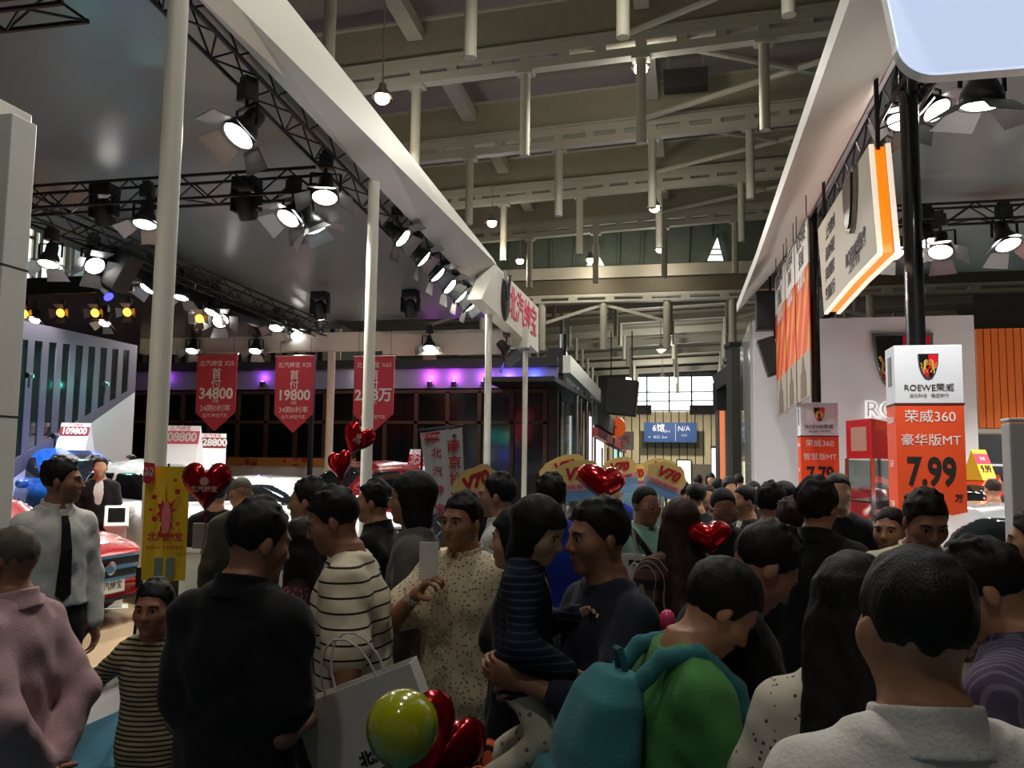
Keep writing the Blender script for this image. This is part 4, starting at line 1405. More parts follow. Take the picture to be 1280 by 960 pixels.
q = onX(771, 534, X2 + .1)
o = empty('round_sign', q, 0, 'small orange round sign on the stand far along the left of the aisle', 'sign')
MB().lathe([(0, 0), (.5, 0), (.5, .08), (0, .08)], 18, Matrix.Rotation(R(60), 4, 'Z') @ Matrix.Rotation(R(90), 4, 'Y')).build('disc', mat('sign_orange', (226, 96, 44), .5, emit=.5), o)
MB().bar((0, 0, 0), (-.3, 0, 0), .06, .06).build('bracket', M_BLACK, o)
q = onX(781, 551, X2 + .2)
o = empty('white_sign', q, 0, 'small white square sign with red mark far along the left of the aisle', 'sign')
MB().box((0, 0, 0), (1.0, .1, 1.0)).build('board', M_WHITE, o)
text(o, '汽', .5, (0, -.06, 0), M_RED)
MB().bar((0, .05, 0), (-.6, .05, 0), .06, .06).build('bracket', M_BLACK, o)
q = atd(777, 497, 40)
o = empty('hanging_speaker', q, 0, 'large black box hanging above the aisle at the left of the end window', 'speaker')
MB().box((0, 0, 0), (1.5, .9, 1.7), Matrix.Rotation(.1, 3, 'Y')).build('cabinet', mat('box_dark', (26, 26, 26), .6), o, bevel=.05)
MB().box((-.7, .1, -.3), (1.4, .8, .9)).build('side_box', mat('box_dark', (26, 26, 26), .6), o)
for sx in (-.5, .5): MB().tube((sx, 0, .8), (sx, 0, 3.2), .03, n=6).build('hanging_wire', M_TRUSS, o)

# blue hall sign on the end wall
p, q = onY(805, 528, YE - 1), onY(871, 553, YE - 1)
o = empty('hall_sign', ((p.x + q.x) / 2, YE - 1, (p.z + q.z) / 2), 0, 'blue direction sign with a large 6 hanging before the beige end wall', 'sign')
W2, H2 = q.x - p.x, p.z - q.z
MB().box((0, .06, 0), (W2, .1, H2)).build('board', mat('sign_blue', (30, 66, 118), .5, emit=.12), o)
MB().box((W2 * .1, -.0, 0), (.02, .03, H2 * .9)).build('divider', M_TXTW, o)
text(o, '6馆', H2 * .42, (-W2 * .22, -.01, H2 * .2), M_TXTW, bold=.01)
text(o, 'Hall 6', H2 * .17, (-W2 * .08, -.01, H2 * .05), M_TXTW)
text(o, 'N/A', H2 * .36, (W2 * .26, -.01, H2 * .18), M_TXTW)
text(o, '←  出口  Exit', H2 * .17, (-W2 * .24, -.01, -H2 * .25), M_TXTW)
text(o, '入口', H2 * .15, (W2 * .26, -.01, -H2 * .15), M_TXTW)
for sx in (-.4, .4): MB().tube((W2 * sx, .06, H2 / 2), (W2 * sx, .06, H2 / 2 + 5.4), .02, n=5).build('hanging_wire', M_TRUSS, o)

# ================================================================== right stand
rc = empty('exhibition_canopy', (6, 12, 0), 0, 'right stand canopy with grey-white sloping fascia, glossy ceiling and black poles', 'canopy')
OFR = -rc.location
XI, XO = 2.05, 1.22
inn = [onX(1115, 75, XI), onX(1012, 270, XI)]
out = [onX(1062, 0, XO), onX(945, 330, XO)]
tip = atd(921, 391, 20.6); tipb = atd(943, 411, 20.9)
st = []
for t in (-.55, -.2, 0, .5, 1.0):
    a = out[0].lerp(out[1], t); y = a.y
    b = along(inn, y)
    st.append((a, b))
st.append((tip, Vector((tipb.x + .4, tipb.y, max(tipb.z + .3, along(inn, tipb.y).z)))))
vs, fs = [], []
for a, b in st:
    vs += [a + OFR, b + OFR, b + OFR + Vector((.02, 0, .16)), a + OFR + Vector((0, 0, .22))]
for i in range(len(st) - 1):
    for e in range(4): fs.append((i * 4 + e, i * 4 + (e + 1) % 4, i * 4 + 4 + (e + 1) % 4, i * 4 + 4 + e))
fs += [(0, 1, 2, 3), tuple(range(len(vs) - 4, len(vs)))[::-1]]
MB().add(vs, fs).build('sloping_fascia', mat('fascia_right', (236, 232, 224), .5), rc)
ze = inn[0].z
MB().box(Vector((8.1, 14.2, 6.62)) + OFR, (12.0, 15.6, .14)).build('ceiling_panel', mat('canopy_ceiling_right', (104, 120, 122), .3, var=.05, bscale=1.2), rc)
MB().bar(inn[0] + OFR + Vector((.03, -3, -.02)), along(inn, 20.5) + OFR + Vector((.03, 0, -.02)), .05, .14).build('edge_trim', M_CHROME, rc)
P1, P2 = atd(1141, 300, 9.05), atd(1018, 380, 15.0)
for p, r in ((P1, .098), (P2, .082)):
    MB().tube(Vector((p.x, p.y, 0)) + OFR, Vector((p.x, p.y, 6.55)) + OFR, r, n=20).build('pole', mat('pole_black', (16, 16, 18), .25, coat=.4), rc, smooth=True)
TZR = 6.22
truss((2.42, 5.8, TZR), (2.42, 20.0, TZR), 'black lattice truss along the inside of the right sloping fascia', size=.36)
YCR = onZ(1180, 268, TZR).y
truss((2.6, YCR, TZR), (11.5, YCR, TZR), 'black lattice truss crossing under the right canopy behind the black pole', size=.3)
qx = [(1228, 112, 'big barn-door spotlight right under the corner of the bluish lightbox', 8, 20, SPOT_R * .5, 1.25, 7.8), (1163, 132, 'barn-door spotlight beside the top of the big black pole, right side', 35, 220, 0, 1.15, 10.6), (1126, 146, 'barn-door spotlight left of the big black pole on the sloping fascia truss', 30, 150, 0, 1.0, 10.9),
      (1160, 296, 'barn-door spotlight on the right cross truss beside the black pole, upper', 18, 190, SPOT_R * .6, 1.2, YCR), (1176, 308, 'barn-door spotlight on the right cross truss, second from the black pole', 30, 160, 0, 1.3, YCR - .4), (1256, 298, 'barn-door spotlight on the right cross truss near the right border of the picture', 25, 200, SPOT_R * .6, 1.4, YCR), (1114, 312, 'barn-door spotlight between the lit hexagonal sign and the black pole', 25, 200, 0, 1.2, YCR)]
for x, y, lb, tl, pn, pw, sc, Y in qx:
    q = onY(x, y, Y); q.z += .36 * sc
    stage_light(q, lb, tl, pn, power=pw, scale=sc)
    if q.z < TZR - .25:
        o = empty('hanging_rod', q, 0, 'thin black hanging rod above the ' + lb[:60].replace('barn-door ', ''), 'rod')
        MB().tube((0, 0, 0), (0, 0, TZR - .12 - q.z), .02, n=6).build('tube', M_TRUSS, o)

for k, (x, y) in enumerate(((6.6, 10.5), (9.2, 13.0), (9.2, 17.6))):  # out-of-frame spots added to brighten the right canopy ceiling
    stage_light((x, y, TZR - .1), 'barn-door spotlight deeper under the right canopy, %s from the aisle' % ORD[k], 10, 40 * k, power=SPOT_R * 2.0, scale=1.2)
# bluish lightbox, top right
YLB = 6.0
p, q = onY(1112, 88, YLB), onY(1290, 88, YLB)
x0, x1, z0 = onY(1099, 0, YLB).x, onY(1420, 80, YLB).x, (p.z + q.z) / 2 - .02
z1 = z0 + 1.5; xm = (x0 + x1) / 2
poly = []
r = .26
for k in range(9):
    t = math.pi + math.pi / 2 * k / 8
    poly.append((x0 + .10 + r + r * math.cos(t), 0, z0 + r + r * math.sin(t)))
for k in range(9):
    t = 1.5 * math.pi + math.pi / 2 * k / 8
    poly.append((x1 - r + r * math.cos(t), 0, z0 + r + r * math.sin(t)))
poly += [(x1, 0, z1), (x0 - .10, 0, z1)]
o = empty('lightbox', (0, YLB, 0), 0, 'large bluish-white lightbox with a rounded corner hanging at the top right corner', 'sign')
MB().prism(poly, (0, -.04, 0)).build('lit_face', mat('lightbox_face', (196, 212, 240), .4, emit=.92), o)
MB().prism([(x, .002, z) for x, y, z in poly], (0, .12, 0)).build('case', M_WHITE, o)
for x in (x0 + .6, x1 - .6): MB().tube((x, .15, z1), (x, .15, z1 + .6), .03, n=8).build('hanging_rod', M_BLACK, o)

# lit six-sided sign with orange rim
XS2 = 1.86
TLs, TR, RB, BL = onX(1022, 287, XS2), onX(1085, 182, XS2), onX(1096, 316, XS2), onX(1030, 391, XS2)
ML = onX(1062, 352, XS2)
o = empty('hexagonal_sign', ((0, (TLs.y + TR.y) / 2, 0)), 0, 'angular beige hanging sign with glowing orange rim, silver shield and dark lettering', 'sign')
O3 = -o.location
face = [TLs, TR, RB, ML, BL]
MB().prism([v + O3 for v in face], (.05, 0, 0)).build('front_face', mat('sign_beige', (204, 194, 176), .5), o)
MB().prism([v + O3 + Vector((.17, 0, 0)) for v in face], (.05, 0, 0)).build('back_face', mat('sign_beige', (204, 194, 176), .5), o)
cen = sum(face, Vector()) / 5
mrim = mat('orange_glow', (255, 136, 16), .4, emit=.8); mwr = mat('white_rim', (255, 236, 214), .4, emit=.8)
ins = [cen + (v - cen) * .985 for v in face]
MB().prism([v + O3 + Vector((.05, 0, 0)) for v in ins], (.12, 0, 0)).build('glowing_band', mrim, o)
for dx in (.0, .17):
    mb = MB()
    for i in range(1, 4): mb.bar(face[i] + O3 + Vector((dx + .03, 0, 0)), face[i + 1] + O3 + Vector((dx + .03, 0, 0)), .05, .05)
    mb.build('lit_edge', mwr, o)
rotL = (R(90), 0, R(-90))     # faces the aisle (-X); reading goes towards the camera
MSH = mat('shield_silver', (150, 146, 138), .2, metal=.9)


def shield_poly(w_, h_):
    pts = [(-.5, .5), (.5, .5), (.47, .1), (.36, -.22), (.18, -.45), (0, -.5), (-.18, -.45), (-.36, -.22), (-.47, .1)]
    return [(x * w_, z * h_) for x, z in pts]


cs = onX(1066, 255, XS2)
MB().prism([Vector((XS2 - .002, cs.y + x, cs.z + z)) + O3 for x, z in shield_poly(.70, .72)], (-.05, 0, 0)).build('shield_rim', MSH, o)
sh_ = MB().prism([Vector((XS2 - .052, cs.y + x, cs.z + z)) + O3 for x, z in shield_poly(.56, .60)], (-.02, 0, 0)).build('shield_field', mat('shield_dark', (60, 42, 34), .3, metal=.4), o)
ql = onX(1069, 313, XS2)
text(o, 'ROEWE荣威', .23, Vector((XS2 - .006, ql.y, ql.z)) + O3, M_TXTK, rotL, bold=.008)
ql = onX(1068, 328, XS2); text(o, '上海汽车', .18, Vector((XS2 - .006, ql.y, ql.z)) + O3, mat('print_grey', (90, 84, 76), .6), rotL, bold=.004)
for (x, y), s_ in zip(((1038, 285), (1038, 312), (1038, 338), (1038, 364)), ('上汽荣威', '品位科技', '超越期待', '驾驭新行')):
    ql = onX(x, y, XS2); text(o, s_, .21, Vector((XS2 - .006, ql.y, ql.z)) + O3, M_TXTK, rotL, bold=.004)
for v in (TLs, TR): MB().tube(v + O3 + Vector((.1, 0, -.05)), Vector((XS2 + .1, v.y, 6.6)) + O3, .025, n=6).build('hanging_wire', M_TRUSS, o)

# three orange hanging banners
XBN = 1.72
m_or = bpy.data.materials.new('banner_orange'); m_or.use_nodes = True
nt = m_or.node_tree; bs = nt.nodes['Principled BSDF']; bs.inputs['Roughness'].default_value = .6
tcn = nt.nodes.new('ShaderNodeTexCoord'); wvn = nt.nodes.new('ShaderNodeTexWave'); wvn.inputs['Scale'].default_value = .55; wvn.inputs['Distortion'].default_value = 5; wvn.bands_direction = 'DIAGONAL'
cr = nt.nodes.new('ShaderNodeValToRGB'); cr.color_ramp.elements[0].color = lin((196, 62, 28)); cr.color_ramp.elements[1].color = lin((206, 140, 50)); cr.color_ramp.elements[0].position = .45
nt.links.new(tcn.outputs['Object'], wvn.inputs['Vector']); nt.links.new(wvn.outputs['Fac'], cr.inputs['Fac']); nt.links.new(cr.outputs['Color'], bs.inputs['Base Color'])
for k, (xa, xb, ta, tb, ba, bb) in enumerate(((969, 981, 349, 330, 525, 514), (982, 993, 326, 306, 514, 506), (994, 1010, 303, 272, 506, 497))):
    A, B = onX(xa, ta, XBN), onX(xb, tb, XBN); C, D = onX(xb, bb, XBN), onX(xa, ba, XBN)
    ztop, zbot = (A.z + B.z) / 2, (C.z + D.z) / 2
    y0, y1 = B.y, A.y
    o = empty('hanging_banner', (XBN, (y0 + y1) / 2, ztop), 0, 'tall orange banner with white head, %s of three before the speakers' % ['farthest', 'middle', 'nearest'][k], 'banner')
    H = ztop - zbot; Wd = (y1 - y0) - .04
    MB().box((0, 0, -H * .13), (.02, Wd, H * .26)).build('white_head', mat('banner_white', (214, 208, 200), .6), o)
    MB().box((0, 0, -H * .50), (.02, Wd, H * .48)).build('orange_body', m_or, o)
    MB().box((0, 0, -H * .87), (.02, Wd, H * .26)).build('grey_foot', mat('banner_grey', (150, 140, 126), .6), o)
    MB().prism([(-.013, -Wd * .22 + Wd * .44 * u, -H * .99 + H * v) for u, v in ((0, 0), (1, 0), (.95, .14), (.7, .17), (.62, .24), (.4, .24), (.3, .17), (.05, .14))], (-.003, 0, 0)).build('person_print', mat('figure_print', (104, 86, 74), .7), o)
    MB().tube((0, -Wd / 2, 0), (0, Wd / 2, 0), .025, n=8).build('rod', M_CHROME, o)
    text(o, 'ROEWE\n荣威', Wd * .2, (-.016, 0, -H * .12), M_TXTK, rotL)
    text(o, '荣威360', Wd * .17, (-.016, 0, -H * .31), M_TXTW, rotL)
    for sy in (-1, 1): MB().tube((0, sy * Wd * .4, 0), (0, sy * Wd * .4, 6.3 - ztop), .008, n=5).build('hanging_wire', M_TRUSS, o)

# loudspeakers
for k, (x, y, d, sz, tl, lb) in enumerate(((957, 389, 18.3, (.42, .4, .85), 0, 'upper black loudspeaker hanging on the white corner, beside the orange banners'), (963, 446, 18.2, (.36, .4, .82), -.30, 'lower tilted black loudspeaker hanging on the white corner'))):
    q = atd(x, y, d)
    o = empty('loudspeaker', q, 0, lb, 'speaker')
    MB().box((0, 0, 0), sz, Matrix.Rotation(tl, 3, 'Y')).build('cabinet', M_BLACK, o, bevel=.02)
    MB().box((0, -.21, 0), (sz[0] * .84, .02, sz[2] * .9), Matrix.Rotation(tl, 3, 'Y')).build('grille', mat('speaker_grille', (30, 30, 32), .8), o)
    MB().bar((.1, 0, sz[2] / 2 - .02), (.1, 0, sz[2] / 2 + .35), .05, .05).build('bracket', M_TRUSS, o)

# white main wall with the crest
YR = 20.9
xl, xr = onY(943, 500, YR).x, onY(1221, 500, YR).x
ztw = onY(1120, 396, YR).z
mw_ = mat('wall_white_warm', (222, 220, 224), .5)
o = empty('brand_wall', ((xl + xr) / 2, YR, 0), 0, 'large white back wall of the right stand carrying a red and black crest', 'wall')
OW = o.location.x
MB().box((0, .2, ztw / 2), (xr - xl, .4, ztw)).build('wall_board', mw_, o)
MB().box((xl - OW - .03, 4.4, ztw / 2), (.08, 8.2, ztw)).build('side_return', mat('side_gloss', (186, 182, 176), .08), o)
c_ = onY(1128, 458, YR)
cw, chh = (onY(1128, 458, YR).x - onY(1090, 458, YR).x) * 2, onY(1128, 418, YR).z - onY(1128, 500, YR).z
def crest(parent, cx, y, cz, w_, h_, dep, tp='F'):
    """crest facing -y: chrome rim, black and red halves, two gold lions"""
    def q(x, z, yy): return Vector((cx + x, yy, cz + z))
    MB().prism([q(x, z, y) for x, z in shield_poly(w_, h_)], (0, -dep, 0)).build('crest_rim', M_CHROME, parent)
    sp = shield_poly(w_ * .90, h_ * .92)
    def clip(sgn, top):
        out = []
        n = len(sp)
        for i in range(n):
            a, b = sp[i], sp[(i + 1) % n]
            if a[0] * sgn >= 0: out.append(a)
            if a[0] * b[0] < 0: t = a[0] / (a[0] - b[0]); out.append((0, a[1] + (b[1] - a[1]) * t))
        return out
    mr, mk = mat('crest_red', (206, 22, 40), .3, coat=.5), mat('crest_black', (18, 14, 14), .25, coat=.5)
    for sg, ma, mb_ in ((-1, mk, mr), (1, mr, mk)):
        po = clip(sg, True)
        zc_ = -h_ * .10
        up = []; dn = []
        n = len(po)
        for i in range(n):
            a, b = po[i], po[(i + 1) % n]
            (up if a[1] >= zc_ else dn).append(a)
            if (a[1] - zc_) * (b[1] - zc_) < 0:
                t = (zc_ - a[1]) / (b[1] - a[1]); m_ = (a[0] + (b[0] - a[0]) * t, zc_); up.append(m_); dn.append(m_)
        for pl, mm in ((up, ma), (dn, mb_)):
            if len(pl) > 2: MB().prism([q(x, z, y - dep) for x, z in pl], (0, -dep * .25, 0)).build('crest_field', mm, parent)
    for sg in (-1, 1):
        mb = MB()
        k = w_ * .22
        yy = y - dep * 1.3
        def tb(pts, r):
            mb.path([q(sg * (w_ * .20) - sg * x * k, z * k + h_ * .05, yy) for x, z in pts], r * k, 6)
        tb([(-.1, -1.2), (.05, -.4), (.0, .3), (.2, .9)], .30); tb([(.2, .9), (.45, 1.1), (.55, .95)], .26)
        tb([(.05, .35), (.6, .55), (.8, .85)], .13); tb([(.05, .1), (.6, .05), (.85, .2)], .13)
        tb([(-.1, -1.1), (.35, -1.4), (.5, -1.9)], .16); tb([(-.1, -1.1), (-.35, -1.6), (-.1, -2.1)], .16)
        tb([(-.1, -1.0), (-.7, -.7), (-.6, .0), (-.9, .5)], .11)
        mb.build('gold_lion', M_GOLD, parent, smooth=True)


crest(o, c_.x - OW, 0, c_.z, cw, chh, .10)
ql = onY(1128, 513, YR)
text(o, 'ROEWE', .52, (ql.x - OW + .10, -.07, ql.z), mat('letter_white', (250, 248, 246), .4, emit=.5), bold=.03, ext=.035, space=1.05)
text(o, 'ROEWE', .52, (ql.x - OW + .10, -.115, ql.z), mat('letter_grey', (176, 168, 176), .4), bold=-.012, ext=.004, space=1.05)

# orange ribbed panel and grey booth below it
xa, xb = onY(1221, 480, YR + .4).x, onY(1300, 480, YR + .4).x + 1.2
z1, z0 = onY(1250, 411, YR + .4).z, onY(1250, 535, YR + .4).z
o = empty('ribbed_panel', (xa, YR + .4, 0), 0, 'orange vertically ribbed panel at the right border, above the dark grey booth', 'wall')
MB().box(((xb - xa) / 2, .12, (z0 + z1) / 2), (xb - xa, .08, z1 - z0)).build('backing', mat('orange_back', (150, 66, 20), .6), o)
nS = 16; sw_ = (xb - xa) / nS
me = None
for k in range(nS):
    if me is None: s_ = MB().box((0, 0, 0), (sw_ * .88, .12, z1 - z0)).build('slat', mat('slat_orange', (222, 112, 40), .5), o, bevel=.01); me = s_.data
    else: s_ = link('slat', me, o)
    s_.location = ((k + .5) * sw_, 0, (z0 + z1) / 2)
o2 = empty('grey_booth', (xa, YR + .9, 0), 0, 'dark grey booth interior under the orange ribbed panel', 'wall')
MB().box(((xb - xa) / 2, 1.0, z0 / 2), (xb - xa, .1, z0)).build('back_panel', mat('booth_grey', (104, 110, 118), .5), o2)
MB().box(((xb - xa) / 2, .5, z0 - .05), (xb - xa, 1.2, .1)).build('soffit', M_WHITE, o2)
MB().box(((xb - xa) / 2, .94, z0 - .85), (xb - xa, .04, .05)).build('light_strip', mat('strip_white', (236, 240, 244), .4, emit=.6), o2)
MB().box(((xb - xa) / 2, .93, z0 * .3), (xb - xa, .06, z0 * .6)).build('lower_panel', mat('booth_grey2', (84, 90, 98), .5), o2)

# white pillar at the right border
a = atd(1273, 640, 5.6)
o = empty('white_pillar', (a.x, a.y, 0), 0, 'white pillar cut by the right border of the picture', 'column')
zt = atd(1272, 529, 5.6).z
MB().box((.02, 0, zt / 2), (.16, .16, zt)).build('shaft', mat('pillar_grey', (206, 200, 198), .5), o, bevel=.01)
MB().box((.02, 0, zt + .02), (.165, .165, .02)).build('cap', M_WHITE, o, bevel=.005)
MB().box((.02, 0, .02), (.34, .34, .04)).build('base_plate', M_CHROME, o, bevel=.005)

# price columns
M_PC_W = mat('price_white', (214, 218, 226), .45)


def price_column(corner, w_, dep, ztop, head, label, variant, price, second, price2):
    o = empty('price_column', (corner.x + w_ / 2, corner.y + dep / 2, 0), 0, label, 'sign')
    zs = ztop - head
    MB().box((0, 0, zs + head / 2), (w_, dep, head)).build('white_head', M_PC_W, o, bevel=.006)
    MB().box((0, 0, zs / 2), (w_ * 1.0, dep, zs)).build('orange_body', M_ORANGE, o, bevel=.006)
    MB().box((0, 0, zs), (w_ + .012, dep + .012, .02)).build('dark_seam', mat('seam_dark', (70, 20, 18), .6), o)
    f = -dep / 2 - .004
    crest(o, 0, f, ztop - head * .36, w_ * .30, head * .42, .012)
    text(o, 'ROEWE荣威', w_ * .135, (0, f - .002, ztop - head * .73), M_TXTK, bold=.0)
    text(o, '品位科技 · 驾驭新行', w_ * .065, (0, f - .002, ztop - head * .86), mat('print_grey', (90, 84, 76), .6))
    text(o, '荣威360', w_ * .215, (0, f - .002, zs - w_ * .21), M_TXTW, bold=.0)
    text(o, variant, w_ * .20, (0, f - .002, zs - w_ * .58), M_TXTW, bold=.0)
    text(o, price, w_ * .60, (-w_ * .0, f - .002, zs - w_ * 1.08), M_TXTK, bold=.012, width=.70, name='price')
    text(o, '万', w_ * .12, (w_ * .38, f - .002, zs - w_ * 1.47), M_TXTK, bold=.002)
    text(o, second, w_ * .20, (0, f - .002, zs - w_ * 1.80), M_TXTW, bold=.0)
    text(o, price2, w_ * .60, (0, f - .002, zs - w_ * 2.28), M_TXTK, bold=.012, width=.70, name='price')
    # left side face
    gx = -w_ / 2 - .004
    MB().box((gx, 0, ztop - head * .42), (.006, dep * .34, head * .5)).build('side_mark', mat('side_mark', (110, 112, 110), .5), o)
    for s_, z, k in (('荣威360', zs - w_ * .25, .2), ('7.69', zs - w_ * .95, .26), ('7.99', zs - w_ * 1.6, .26)):
        text(o, s_, dep * k, (gx - .004, 0, z), M_TXTW, rotL)
    MB().box((0, 0, .04), (w_ + .1, dep + .1, .08)).build('plinth', M_WHITE, o)
    return o


ca = atd(1122, 600, 8.75)
wbig = (atd(1194, 600, 8.85) - ca).length
zt1 = atd(1122, 432, 8.75).z
price_column(ca, wbig, .42, zt1, zt1 - atd(1122, 505, 8.75).z, 'big white and orange price column reading 7.99 around the nearer black pole', '豪华版MT', '7.99', '豪华版AT', '9.09')
ca = atd(1001, 560, 14.7)
ws = (atd(1046, 560, 14.7) - ca).length
zt2 = atd(1001, 503, 14.7).z
price_column(ca, ws, .42, zt2, zt2 - atd(1001, 545, 14.7).z, 'smaller, farther white and orange price column reading 7.79', '智慧版MT', '7.79', '智慧版AT', '8.79')

# red kiosk with glass case
ka, kb, kc = atd(1058, 560, 11.6), atd(1090, 560, 10.9), atd(1115, 560, 11.9)
o = empty('display_kiosk', (kb.x, kb.y, 0), 0, 'red-topped glass display kiosk with clear case left of the big price column', 'cabinet')
dA, dB = (ka - kb), (kc - kb); dA.z = dB.z = 0; dB = dB * 1.6
zt, zm = atd(1090, 523, 10.9).z, atd(1090, 573, 10.9).z
b0 = Vector((0, 0, 0)); cn = [b0, dA, dA + dB, dB]
MB().prism([c + Vector((0, 0, zm)) for c in cn], (0, 0, zt - zm)).build('red_head', mat('kiosk_red', (186, 34, 38), .22, coat=.4), o)
MB().prism([dA * .2 + Vector((0, 0, zm + .1)), dA * .8 + Vector((0, 0, zm + .1)), dA * .8 + Vector((0, 0, zt - .1)), dA * .2 + Vector((0, 0, zt - .1))], -dB.normalized() * .004).build('head_decal', mat('kiosk_decal', (170, 120, 104), .4), o)  # greyish patch paints a reflection on the left side of the red head
for c in cn: MB().bar(c, c + Vector((0, 0, zm)), .05, .05).build('post', M_CHROME, o)
MB().prism([c + Vector((0, 0, .0)) for c in cn], (0, 0, .72)).build('counter', mat('kiosk_white', (220, 218, 214), .4), o)
mgl2 = mat('clear_glass', (226, 236, 232), .03, trans=1.0)
for i in range(4):
    a, b = cn[i], cn[(i + 1) % 4]
    nn = (b - a).cross(Vector((0, 0, 1))).normalized()
    MB().prism([a + Vector((0, 0, .74)), b + Vector((0, 0, .74)), b + Vector((0, 0, zm - .02)), a + Vector((0, 0, zm - .02))], nn * .008).build('glass_pane', mgl2, o)
MB().prism([c + (sum(cn, Vector()) / 4 - c) * .1 + Vector((0, 0, 1.35)) for c in cn], (0, 0, .02)).build('glass_shelf', mgl2, o)

# tall things on the right of the far aisle
XR = 2.6
for k, (xa, xb, yt, c, lb, e) in enumerate(((914, 925, 432, (52, 54, 48), 'dark tall stand column right of the far aisle', 0), (904, 911, 508, (230, 130, 80), 'glowing orange edge strip on a dark stand right of the far aisle', .6), (911, 916, 470, (70, 62, 54), 'brown stand pillar beside the orange strip at the far right of the aisle', 0), (893, 897, 560, (236, 236, 230), 'narrow white lit panel at the far right end of the aisle', 1.2), (898, 904, 512, (96, 92, 96), 'grey stand front far along the right of the aisle', 0))):
    d = (24, 33, 29, 44, 38)[k]
    a, b = atd(xa, yt, d), atd(xb, yt, d)
    o = empty('stand_column', ((a.x + b.x) / 2, a.y, 0), CYAW, lb, 'column')
    MB().box((0, .3, a.z / 2), ((b - a).length, .6, a.z)).build('core', mat('stand_col_%d' % k, c, .5, emit=e), o)
    MB().box((0, .3, a.z + .05), ((b - a).length + .1, .7, .1)).build('cap', M_BLACK, o)
    MB().box((0, .3, .06), ((b - a).length + .1, .7, .12)).build('plinth', M_BLACK, o)
a = atd(916, 470, 27)
o = empty('dark_stand_beam', (a.x + .2, a.y, 0), CYAW, 'dark overhanging beam with a steel mast on the right of the far aisle', 'canopy')
MB().bar((-.7, 0, 4.4), (1.4, -4, 6.2), .3, .5).build('beam', mat('beam_dark', (46, 48, 42), .6), o)
MB().tube((.5, -1, 0), (.5, -1, 6.6), .09, n=10).build('steel_mast', M_CHROME, o)
MB().box((-.4, .2, 4.0), (.7, .5, .9)).build('bracket_box', M_BLACK, o)

# pale floor added to the right stand to bounce neutral light upwards
o = empty('stage_platform', (8.6, 14.4, 0), 0, 'low glossy pale floor platform of the right stand behind the price columns', 'platform')
MB().box((0, 0, .01), (11.0, 12.4, .02)).build('floor_deck', mat('stage_floor_pale', (206, 202, 196), .2), o)
MB().box((-5.53, 0, .012), (.06, 12.4, .024)).build('edge_strip', M_CHROME, o)

# ================================================================== cars
CARM = {}


